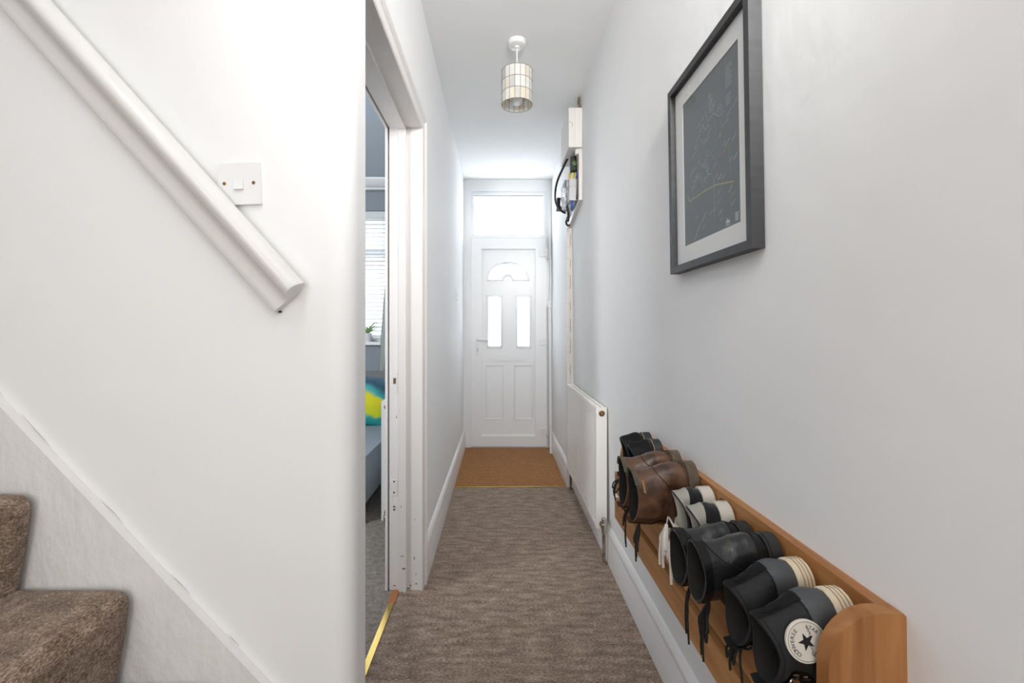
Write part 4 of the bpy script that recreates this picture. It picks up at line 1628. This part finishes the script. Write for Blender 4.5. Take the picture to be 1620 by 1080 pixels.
HITOP = dict(rim=(0.110, 0.094, 0.104), heel=[(0, 0.002), (0.03, -0.003), (0.05, 0.004), (0.07, 0.016), (0.09, 0.025), (0.13, 0.034)],
             front=[(0, 0.272), (0.015, 0.274), (0.028, 0.258), (0.038, 0.215), (0.046, 0.145), (0.051, 0.114), (0.073, 0.110), (0.084, 0.126), (0.13, 0.132)],
             width=[(0, 0.040), (0.02, 0.042), (0.05, 0.038), (0.08, 0.037), (0.11, 0.038), (0.15, 0.040)], blend=(0.035, 0.075))
LOW = dict(rim=(0.066, 0.046, 0.066), heel=[(0, 0.003), (0.025, -0.004), (0.05, 0.004), (0.075, 0.004)],
           front=[(0, 0.268), (0.015, 0.270), (0.028, 0.256), (0.040, 0.205), (0.048, 0.135), (0.053, 0.112), (0.075, 0.106)],
           width=[(0, 0.040), (0.02, 0.042), (0.045, 0.039), (0.075, 0.035)], blend=(0.03, 0.065))
MID = dict(rim=(0.080, 0.062, 0.078), heel=[(0, 0.003), (0.025, -0.004), (0.055, 0.004), (0.09, 0.012)],
           front=[(0, 0.268), (0.015, 0.270), (0.030, 0.256), (0.042, 0.215), (0.050, 0.165), (0.055, 0.148), (0.09, 0.140)],
           width=[(0, 0.041), (0.02, 0.043), (0.05, 0.038), (0.09, 0.036)], blend=(0.03, 0.065))
XBK = XRK - 0.0225           # inner face of the back planks


def hanging(s, m, th, v, drop, loops, seed, r=0.0018, out=0.012, flat=None, p=None):
    """bow of loops and two ends hanging from a point on the shoe front"""
    rg = random.Random(seed)
    p = Vector(p) if p else s.w(th, v, 0.003)
    for k in range(loops):
        dy = rg.uniform(-0.028, 0.028)
        dl = drop * rg.uniform(0.45, 0.75)
        ox = -out * rg.uniform(0.3, 1.2)
        s.cord('lace_loop', m, [p, p + Vector((ox, dy * 0.6 - 0.006, -dl * 0.4)), p + Vector((ox * 1.2, dy - 0.008, -dl * 0.85)), p + Vector((ox, dy, -dl)), p + Vector((ox * 0.6, dy + 0.012, -dl * 0.8)), p + Vector((0.0, dy * 0.4 + 0.006, -dl * 0.3)), p + Vector((0, 0.002, 0))], r, flat)
    for k in range(2):
        dy = rg.uniform(-0.02, 0.02)
        dl = drop * rg.uniform(0.85, 1.1)
        s.cord('lace_end', m, [p, p + Vector((-out * 0.8, dy * 0.5, -dl * 0.3)), p + Vector((-out, dy, -dl * 0.7)), p + Vector((-out * 0.9, dy * 1.1, -dl))], r, flat)


SIDE = -1     # th sign whose side faces the camera is found below


def near_th(s):
    """angle of the side that faces the camera (-y)"""
    return PI / 2 if s.w(PI / 2, 0.7).y < s.w(-PI / 2, 0.7).y else -PI / 2


# -- black canvas high-tops with grey heels
def hitop(label, y, zh, xs, droop, yaw, flip, badge):
    s = Shoe('high_top_sneaker', label, 'pair of black canvas high-tops', y, zh, xs, droop, yaw, HITOP, flip)
    s.upper('black_canvas', 'dark_lining')
    s.sole('cream_rubber', 0.024, 0.003, 0.006, [(-0.004, 'cream_line', 0.0009), (-0.010, 'cream_line', 0.0007), (-0.016, 'cream_line', 0.0009)])
    cnt = s.patch('heel_counter', 'grey_heel', -1.30, 1.30, 0.02, lambda a: 0.44 - 0.06 * (abs(a) / 1.3) ** 2, 0.0018)
    s.line('heel_seam', 'black_seam', [(-1.3 + 2.6 * k / 10, 0.44 - 0.06 * (abs(-1.3 + 2.6 * k / 10) / 1.3) ** 2) for k in range(11)], 0.0016, cnt)
    st = s.patch('heel_strip', 'black_canvas', -0.22, 0.22, 0.42, 1.0, 0.0022)
    s.patch('pull_loop', 'black_canvas', -0.13, 0.13, 0.66, 0.90, 0.0042)
    for sg in (-1, 1):
        s.patch('eyestay', 'black_canvas', sg * 2.25, sg * 2.85, 0.42, 0.99, 0.002)
        for k in range(4):
            v = 0.55 + 0.12 * k
            p = s.at(sg * 2.42, v, 0.0035)
            n = (s.at(sg * 2.42, v, 0.02) - p).normalized()
            bm = B()
            ring = []
            u_ = n.cross(Vector((0, 0, 1))).normalized()
            v_ = n.cross(u_)
            for q in range(13):
                a = 2 * PI * q / 12
                ring.append(p + u_ * (0.0042 * math.cos(a)) + v_ * (0.0042 * math.sin(a)))
            tube(bm, ring, 0.0013, 5, caps=False)
            obj('eyelet', bm, 'chrome', s.t, local=True)
    s.patch('tongue', 'black_canvas', 2.75, 2 * PI - 2.75, 0.5, 1.10, 0.003)
    for k in range(4):
        v = 0.55 + 0.12 * k
        bm = B()
        tube(bm, [s.at(2.42 + (2 * PI - 4.84) * q / 6, v, 0.0055) for q in range(7)], 0.0024, 6)
        obj('lace', bm, 'black_lace', s.t, local=True)
    s.line('collar_seam', 'black_seam', [(-2.7 + 5.4 * k / 16, 0.955) for k in range(17)], 0.0011)
    if badge:
        th = near_th(s)
        c = s.at(th * 0.81, 0.62, 0.0030)
        n = (s.at(th * 0.80, 0.64, 0.02) - s.at(th * 0.80, 0.64, 0.0))
        n = Vector((n.x * 0.8, n.y, 0.0)).normalized()
        # badge frame: normal n, 'up' of the print towards the collar
        up = Vector((0.05, 0, 1)).normalized()
        rt = up.cross(n).normalized()
        up = n.cross(rt)
        Mb = Matrix((rt, up, n)).transposed().to_4x4()
        Mb.translation = c + n * 0.001
        bm = B()
        lathe(bm, [(0.0, -0.003), (0.0282, -0.003), (0.0285, 0.0006), (0.0278, 0.0012), (0.0, 0.0012)], (0, 0, 0), 'z', 48)
        bm.transform(Mb)
        bd = obj('ankle_badge', bm, 'patch_white', s.t, local=True)
        bd['label'] = 'round white ankle badge with a black star'
        WORLD[bd] = s.M
        bm = B()
        vs = []
        for k in range(10):
            rr = 0.0118 if k % 2 == 0 else 0.0050
            a = PI / 2 + PI * k / 5
            vs.append((rr * math.cos(a), rr * math.sin(a)))
        prism(bm, vs, 'z', 0.0010, 0.0017)
        bm.transform(Mb)
        obj('star', bm, 'black_canvas', bd, local=True, smooth=False)
        for rr in (0.0256,):
            bm = B()
            tube(bm, [Mb @ Vector((rr * math.cos(2 * PI * q / 48), rr * math.sin(2 * PI * q / 48), 0.0013)) for q in range(49)], 0.0004, 4, caps=False)
            obj('badge_stitch', bm, 'wire_grey', bd, local=True)
        bm = B()

        def arc_text(txt, a_mid, rad, size, step):
            L = len(txt)
            for i, ch in enumerate(txt):
                if ch == ' ':
                    continue
                a = a_mid - (i - (L - 1) / 2) * step
                me = text_mesh(ch, size)
                T = Matrix.Translation((rad * math.cos(a), rad * math.sin(a), 0.0016)) @ Matrix.Rotation(a - PI / 2, 4, 'Z')
                bm_add_mesh(bm, me, Mb @ T)
                bpy.data.meshes.remove(me)
        arc_text('CONVERSE', PI / 2, 0.0198, 0.0078, 0.245)
        arc_text('ALL', PI / 2 + 2.15, 0.0192, 0.0068, 0.25)
        arc_text('STAR', PI / 2 - 2.15, 0.0192, 0.0068, 0.25)
        me = text_mesh('Chuck', 0.0058)
        bm_add_mesh(bm, me, Mb @ Matrix.Translation((-0.0115, -0.0055, 0.0016)) @ Matrix.Rotation(R(12), 4, 'Z'))
        me = text_mesh('Taylor', 0.0058)
        bm_add_mesh(bm, me, Mb @ Matrix.Translation((0.0125, -0.0055, 0.0016)) @ Matrix.Rotation(R(12), 4, 'Z'))
        obj('badge_lettering', bm, 'black_canvas', bd, local=True, smooth=False)
    return s


s = hitop('black canvas high-top with white star badge, nearest shoe by the rack end', 0.680, 0.752, XBK - 0.030, 3, 0, 1, True)
hanging(s, 'black_lace', PI, 0.80, 0.13, 2, 4, 0.0022)
s = hitop('black canvas high-top with grey heel, second shoe from the near rack end', 0.768, 0.752, XBK - 0.030, 3, 3, -1, False)
hanging(s, 'black_lace', PI, 0.85, 0.06, 2, 5, 0.0022)


# -- black leather boots
def black_boot(label, y, zh, xs, droop, yaw, flip, seed, nl):
    s = Shoe('leather_boot', label, 'pair of black leather boots', y, zh, xs, droop, yaw, BOOT, flip)
    s.upper('black_leather', 'dark_lining')
    s.sole('black_rubber', 0.024, 0.0035, 0.004, [(0.0, 'black_seam', 0.0014)], heelblock=0.5)
    s.patch('heel_band', 'black_leather', -1.5, 1.5, 0.03, 0.17, 0.0022)
    s.line('welt_seam', 'black_seam', [(-2.2 + 4.4 * k / 14, 0.175) for k in range(15)], 0.0012)
    for sg in (-1, 1):
        s.line('curved_seam', 'black_seam', [(sg * a, v) for a, v in ((0.02, 0.86), (0.5, 0.82), (0.95, 0.70), (1.35, 0.50), (1.7, 0.30), (1.95, 0.18))], 0.0011)
    s.patch('collar_band', 'black_leather', -2.9, 2.9, 0.88, 1.0, 0.0018, 40)
    s.line('collar_seam', 'black_seam', [(-2.9 + 5.8 * k / 20, 0.875) for k in range(21)], 0.0010)
    hanging(s, 'black_lace', PI, 0.78, 0.115, nl, seed, 0.0021)
    return s


black_boot('black leather ankle boot right behind the high-tops, third from the near end', 0.858, 0.757, XBK - 0.026, 2, 0, 1, 6, 4)
black_boot('black leather ankle boot touching the white-heeled sneakers', 0.948, 0.740, XBK - 0.026, 2, 2, -1, 7, 1)


# -- black and white low sneakers
def low_sneaker(label, y, zh, xs, droop, yaw, flip, seed, laces):
    s = Shoe('low_sneaker', label, 'pair of black sneakers with white collars', y, zh, xs, droop, yaw, LOW, flip)
    s.upper('navy_suede', 'white_leather')
    so = s.sole('white_rubber', 0.027, 0.003, 0.004)
    s.patch('heel_tab', 'white_leather', -1.15, 1.15, lambda a: 0.50 + 0.35 * (abs(a) / 1.15) ** 2, 1.0, 0.0016)
    for sg in (-1, 1):
        s.patch('side_stripe', 'white_leather', sg * 1.9, sg * 2.3, 0.1, 0.95, 0.0012)
    c = s.M @ Vector((-0.0085, 0.0, -0.012))
    bm = B()
    P = [Vector((-0.0082, -0.006, -0.016)), Vector((-0.0085, 0.001, -0.006)), Vector((-0.0082, 0.007, -0.014)), Vector((-0.0085, 0.001, -0.017)), Vector((-0.0082, -0.006, -0.016))]
    tube(bm, P, 0.0007, 5)
    obj('heel_mark', bm, 'black_seam', so, local=True)
    s.patch('tongue', 'white_leather', 2.6, 2 * PI - 2.6, 0.75, 1.25, 0.002)
    if laces:
        hanging(s, 'white_lace', PI, 1.0, 0.105, 4, seed, 0.0032, 0.012, 0.35, p=(0.408, laces, 0.668))
        s.cord('lace', 'white_lace', [s.w(PI, 0.9, 0.002), Vector((0.425, laces + 0.03, 0.672)), Vector((0.408, laces, 0.668))], 0.0032, 0.35)
    return s


low_sneaker('black sneaker with white collar and heel, lying against the black boots', 1.030, 0.750, XBK - 0.028, 4, -2, 1, 12, 1.065)
low_sneaker('black sneaker with white collar and heel, beside the brown boots', 1.117, 0.754, XBK - 0.028, 4, 0, -1, 13, 1.110)


# -- brown leather boots
def brown_boot(label, y, zh, xs, droop, yaw, flip, seed, tagged):
    s = Shoe('leather_boot', label, 'pair of brown leather boots', y, zh, xs, droop, yaw, BROWN, flip)
    s.upper('brown_leather', 'dark_lining')
    s.sole('brown_sole', 0.028, 0.004, 0.004, [(0.002, 'seam', 0.0012)], heelblock=0.5)
    for sg in (-1, 1):
        s.line('quarter_seam', 'seam', [(sg * a, v) for a, v in ((0.02, 0.60), (0.5, 0.57), (0.95, 0.48), (1.3, 0.36), (1.6, 0.22), (1.8, 0.10))], 0.0011)
        s.patch('eyestay', 'brown_leather', sg * 2.3, sg * 2.9, 0.45, 0.99, 0.002)
    s.patch('padded_collar', 'sage_lining', -1.0, 1.0, 0.93, 1.03, 0.0016, 30)
    if tagged:
        th = near_th(s)
        s.patch('side_tag', 'tag_tan', th * 0.50, th * 0.80, 0.85, 0.89, 0.0022, 8, 3)
    s.patch('tongue', 'brown_leather', 2.7, 2 * PI - 2.7, 0.5, 1.06, 0.003)
    hanging(s, 'brown_lace', PI, 0.85, 0.10, 3, seed, 0.0023)
    return s


brown_boot('brown leather boot with a small tan tag, nearer of the brown pair', 1.210, 0.790, XBK - 0.031, 2, 0, 1, 21, True)
brown_boot('brown leather boot half hidden, next to the dark far sneakers', 1.312, 0.792, XBK - 0.031, 2, 0, -1, 22, False)


# -- dark sneakers at the far end
def dark_sneaker(label, y, zh, xs, droop, yaw, flip, seed):
    s = Shoe('dark_sneaker', label, 'pair of dark sneakers with beige piping', y, zh, xs, droop, yaw, MID, flip)
    s.upper('navy_suede', 'dark_lining')
    s.sole('black_rubber', 0.024, 0.003, 0.005, [(0.005, 'beige_piping', 0.0012)])
    s.patch('heel_patch', 'black_canvas', -0.5, 0.5, 0.2, 0.95, 0.0015)
    s.patch('tongue', 'navy_suede', 2.6, 2 * PI - 2.6, 0.7, 1.2, 0.003)
    hanging(s, 'black_lace', PI, 0.95, 0.075, 3, seed, 0.0024, 0.03)
    return s


dark_sneaker('black suede sneaker with beige piping, second from the far rack end', 1.470, 0.786, XBK - 0.026, 4, 0, 1, 31)
dark_sneaker('black suede sneaker with beige piping at the far rack end', 1.563, 0.788, XBK - 0.026, 3, 0, -1, 32)
# ------------------------------------------------------------------ living room seen through the doorway
sofa = thing('sofa', 'blue-grey fabric sofa with long seat cushion in the living room', 'sofa', (-1.7, 3.2, 0))
box('base_frame', (-2.75, -0.775, 2.62, 3.95, 0.14, 0.255), 'sofa_fabric', sofa, 0.02, 3)
bm = bx(B(), -2.75, -0.765, 2.585, 3.62, 0.258, 0.42)
bev(bm, 0.035, 4)
obj('seat_cushion', bm, 'sofa_fabric', sofa, angle=60)
bm = bx(B(), -2.75, -0.775, 3.72, 3.95, 0.256, 0.74)
bev(bm, 0.04, 4)
obj('backrest', bm, 'sofa_back_fabric', sofa, angle=60)


def pillow(name, w, h, d, m, M, label=None, cat=None, parent=None, part_name=None):
    """plump square cushion in its own frame: x across, z up, y thickness"""
    bm = B()
    n = 18
    g = {}
    for sd in (-1, 1):
        for i in range(n + 1):
            for j in range(n + 1):
                u, v = -1 + 2 * i / n, -1 + 2 * j / n
                if sd == 1 and (abs(u) == 1 or abs(v) == 1):
                    g[(sd, i, j)] = g[(-1, i, j)]
                    continue
                pin = 1 - 0.06 * (1 - abs(u) ** 2) * abs(v) ** 3
                pin2 = 1 - 0.06 * (1 - abs(v) ** 2) * abs(u) ** 3
                t_ = (max(0, 1 - u ** 2) * max(0, 1 - v ** 2)) ** 0.42
                g[(sd, i, j)] = bm.verts.new((u * w / 2 * pin2, sd * d / 2 * t_, v * h / 2 * pin + h / 2))
    for sd in (-1, 1):
        for i in range(n):
            for j in range(n):
                q = [g[(sd, i, j)], g[(sd, i + 1, j)], g[(sd, i + 1, j + 1)], g[(sd, i, j + 1)]]
                bm.faces.new(q if sd == -1 else q[::-1])
    if parent is None:
        t = thing(name, label, cat, matrix=M)
        obj('cushion_cover', bm, m, t, angle=80, local=True)
        e = B()
        rim = []
        for i in range(n + 1):
            rim.append((-1 + 2 * i / n, -1))
        for j in range(1, n + 1):
            rim.append((1, -1 + 2 * j / n))
        for i in range(n - 1, -1, -1):
            rim.append((-1 + 2 * i / n, 1))
        for j in range(n - 1, -1, -1):
            rim.append((-1, -1 + 2 * j / n))
        pts = []
        for u, v in rim:
            pin = 1 - 0.06 * (1 - abs(u) ** 2) * abs(v) ** 3
            pin2 = 1 - 0.06 * (1 - abs(v) ** 2) * abs(u) ** 3
            pts.append((u * w / 2 * pin2, 0, v * h / 2 * pin + h / 2))
        tube(e, pts, 0.004, 6, caps=False)
        obj('piping', e, m, t, local=True)
        return t
    bm.transform(M)
    return obj(part_name, bm, m, parent, angle=80)


for x in (-1.25, -2.15):
    pillow('x', 0.90, 0.42, 0.24, 'sofa_back_fabric', Matrix.Translation((x, 3.64, 0.405)) @ Matrix.Rotation(R(-10), 4, 'X'), parent=sofa, part_name='back_cushion')
for x, y in ((-0.83, 2.66), (-0.83, 3.88), (-2.68, 2.66), (-2.68, 3.88)):
    bm = B()
    lathe(bm, [(0.014, 0.0), (0.022, 0.14)], (x, y, 0), 'z', 12)
    obj('leg', bm, 'dark_wood_leg', sofa)

pillow('cushion', 0.40, 0.40, 0.14, 'splash_print', Matrix.Translation((-1.045, 3.43, 0.414)) @ Matrix.Rotation(R(-20), 4, 'X') @ Matrix.Rotation(R(6), 4, 'Y') @ Matrix.Rotation(R(12), 4, 'Z'),
       'teal and yellow splash-print cushion standing on the sofa seat', 'cushion')
pillow('cushion', 0.38, 0.38, 0.11, 'lattice_print', Matrix.Translation((-0.93, 3.585, 0.416)) @ Matrix.Rotation(R(-18), 4, 'X') @ Matrix.Rotation(R(-9), 4, 'Y'),
       'grey and white patterned cushion tucked behind the colourful cushion', 'cushion')

# venetian blind
bl = thing('venetian_blind', 'white venetian blind with open slats over the living-room window', 'blind', ((WX0 + WX1) / 2, Y_DOOR + 0.05, WZ0))
box('head_rail', (WX0 + 0.01, WX1 - 0.01, Y_DOOR + 0.022, Y_DOOR + 0.07, WZ1 - 0.06, WZ1 - 0.003), 'blind_slat', bl, 0.003)
proto = None
z = WZ1 - 0.085
while z > WZ0 + 0.06:
    if proto is None:
        bm = B()
        prism(bm, [(-0.017, -0.0095), (0, 0.002), (0.017, 0.0085), (0.0165, 0.0100), (-0.0005, 0.0035), (-0.0175, -0.0080)], 'x', (WX0 - WX1) / 2 + 0.012, (WX1 - WX0) / 2 - 0.012)
        proto = obj('slat', bm, 'blind_slat', bl, local=True)
        o = proto
    else:
        o = proto.copy()
        C.objects.link(o)
    o.location = (0, -0.004, z - WZ0)
    z -= 0.040
box('bottom_rail', (WX0 + 0.012, WX1 - 0.012, Y_DOOR + 0.025, Y_DOOR + 0.065, WZ0 + 0.035, WZ0 + 0.050), 'blind_slat', bl, 0.003)
for x in (-1.15, -1.85, -2.55):
    bm = B()
    tube(bm, [(x, Y_DOOR + 0.024, WZ0 + 0.05), (x, Y_DOOR + 0.024, WZ1 - 0.06)], 0.0012, 5)
    tube(bm, [(x, Y_DOOR + 0.068, WZ0 + 0.05), (x, Y_DOOR + 0.068, WZ1 - 0.06)], 0.0012, 5)
    obj('ladder_cord', bm, 'blind_slat', bl)

# curtain on its pole
t = thing('curtain_pole', 'white curtain pole above the living-room window', 'curtain pole', (-1.8, Y_DOOR - 0.09, 2.47))
bm = B()
tube(bm, [(-2.95, Y_DOOR - 0.09, 2.485), (-0.56, Y_DOOR - 0.09, 2.485)], 0.014, 12)
obj('pole', bm, 'white_plastic', t)
bm = B()
lathe(bm, [(0.0, 0.05), (0.022, 0.04), (0.028, 0.02), (0.02, 0.004), (0.014, 0.0)], (-0.56, Y_DOOR - 0.09, 2.485), 'x', 16)
obj('finial', bm, 'white_plastic', t)
for x in (-0.70, -2.8):
    box('bracket', (x - 0.012, x + 0.012, Y_DOOR - 0.076, Y_DOOR - 0.0005, 2.472, 2.498), 'white_plastic', t, 0.003)
bm = B()
nu, nv = 60, 24
g = []
for j in range(nv + 1):
    v = j / nv
    row = []
    for i in range(nu + 1):
        u = i / nu
        left = -1.06 - 0.10 * smoothstep(0.1, 0.9, v)
        right = -0.585
        x = left + (right - left) * u
        y = Y_DOOR - 0.092 + (0.022 + 0.016 * v) * math.sin(u * 2 * PI * 7 + 0.5 * math.sin(v * 3)) - 0.02 * v
        row.append((x, y, 2.50 - 2.46 * v))
    g.append(row)
front = [[bm.verts.new(p) for p in r_] for r_ in g]
back = [[bm.verts.new((p[0], p[1] + 0.003, p[2])) for p in r_] for r_ in g]
for j in range(nv):
    for i in range(nu):
        bm.faces.new((front[j][i], front[j][i + 1], front[j + 1][i + 1], front[j + 1][i]))
        bm.faces.new((back[j][i], back[j + 1][i], back[j + 1][i + 1], back[j][i + 1]))
for j in range(nv):
    bm.faces.new((front[j][0], front[j + 1][0], back[j + 1][0], back[j][0]))
    bm.faces.new((front[j][nu], back[j][nu], back[j + 1][nu], front[j + 1][nu]))
for i in range(nu):
    bm.faces.new((front[0][i], back[0][i], back[0][i + 1], front[0][i + 1]))
    bm.faces.new((front[nv][i], front[nv][i + 1], back[nv][i + 1], back[nv][i]))
tag(obj('curtain', bm, 'curtain_fabric', angle=80), 'pale grey-green curtain hanging beside the living-room window', 'curtain')

# spider plant on the sill
t = thing('potted_plant', 'spiky green pot plant on the living-room window sill behind the blind', 'plant', (-1.25, Y_DOOR + 0.0, WZ0))
px_, py_ = -1.27, Y_DOOR - 0.018
bm = B()
lathe(bm, [(0.028, 0.0), (0.036, 0.07), (0.039, 0.07), (0.039, 0.082), (0.033, 0.082), (0.031, 0.07), (0, 0.07)], (px_, py_, WZ0), 'z', 20)
obj('pot', bm, 'white_plastic', t)
rng = random.Random(8)
for k in range(26):
    a = rng.uniform(0, 2 * PI)
    L = rng.uniform(0.12, 0.22)
    hgt = rng.uniform(0.06, 0.15)
    bm = B()
    pts = []
    for i in range(7):
        q = i / 6
        dx_, dy_ = L * q * math.cos(a), 0.18 * L * q * math.sin(a) - 0.03 * q
        pts.append((px_ + dx_, py_ + dy_, WZ0 + 0.07 + hgt * (2 * q - 1.15 * q * q) - 0.03 * q ** 3))
    tube(bm, pts, [0.004, 0.005, 0.0055, 0.005, 0.004, 0.0025, 0.0008], 6, flat=0.2)
    obj('leaf', bm, 'leaf_green', t)

# ------------------------------------------------------------------ the street outside
S(box('ground_street', (-16, 14, Y_DOOR + 0.22, 30, -0.3, -0.15), 'street'))
hs = thing('terraced_house', 'pale rendered terraced house across the street, seen through the blind', 'house', (-3.6, 15.0, -0.15))
box('facade', (-9.5, 6.0, 15.0, 15.4, -0.15, 5.4), 'render_white', hs)
for wx in (-8.2, -5.6, -3.9, -1.5, 1.2, 3.6):
    for wz in (0.75, 3.3):
        w_ = box('window_surround', (wx, wx + 1.3, 14.94, 15.0, wz, wz + 1.5), 'upvc', hs)
        for q in (0, 1):
            box('window_pane', (wx + 0.08 + q * 0.6, wx + 0.62 + q * 0.6, 14.92, 14.94, wz + 0.08, wz + 1.42), 'render_grey', w_)
bm = B()
prism(bm, [(14.7, 5.4), (15.6, 5.4), (18.5, 7.6), (18.4, 7.75)], 'x', -9.7, 6.2)
obj('roof', bm, 'roof_slate', hs)
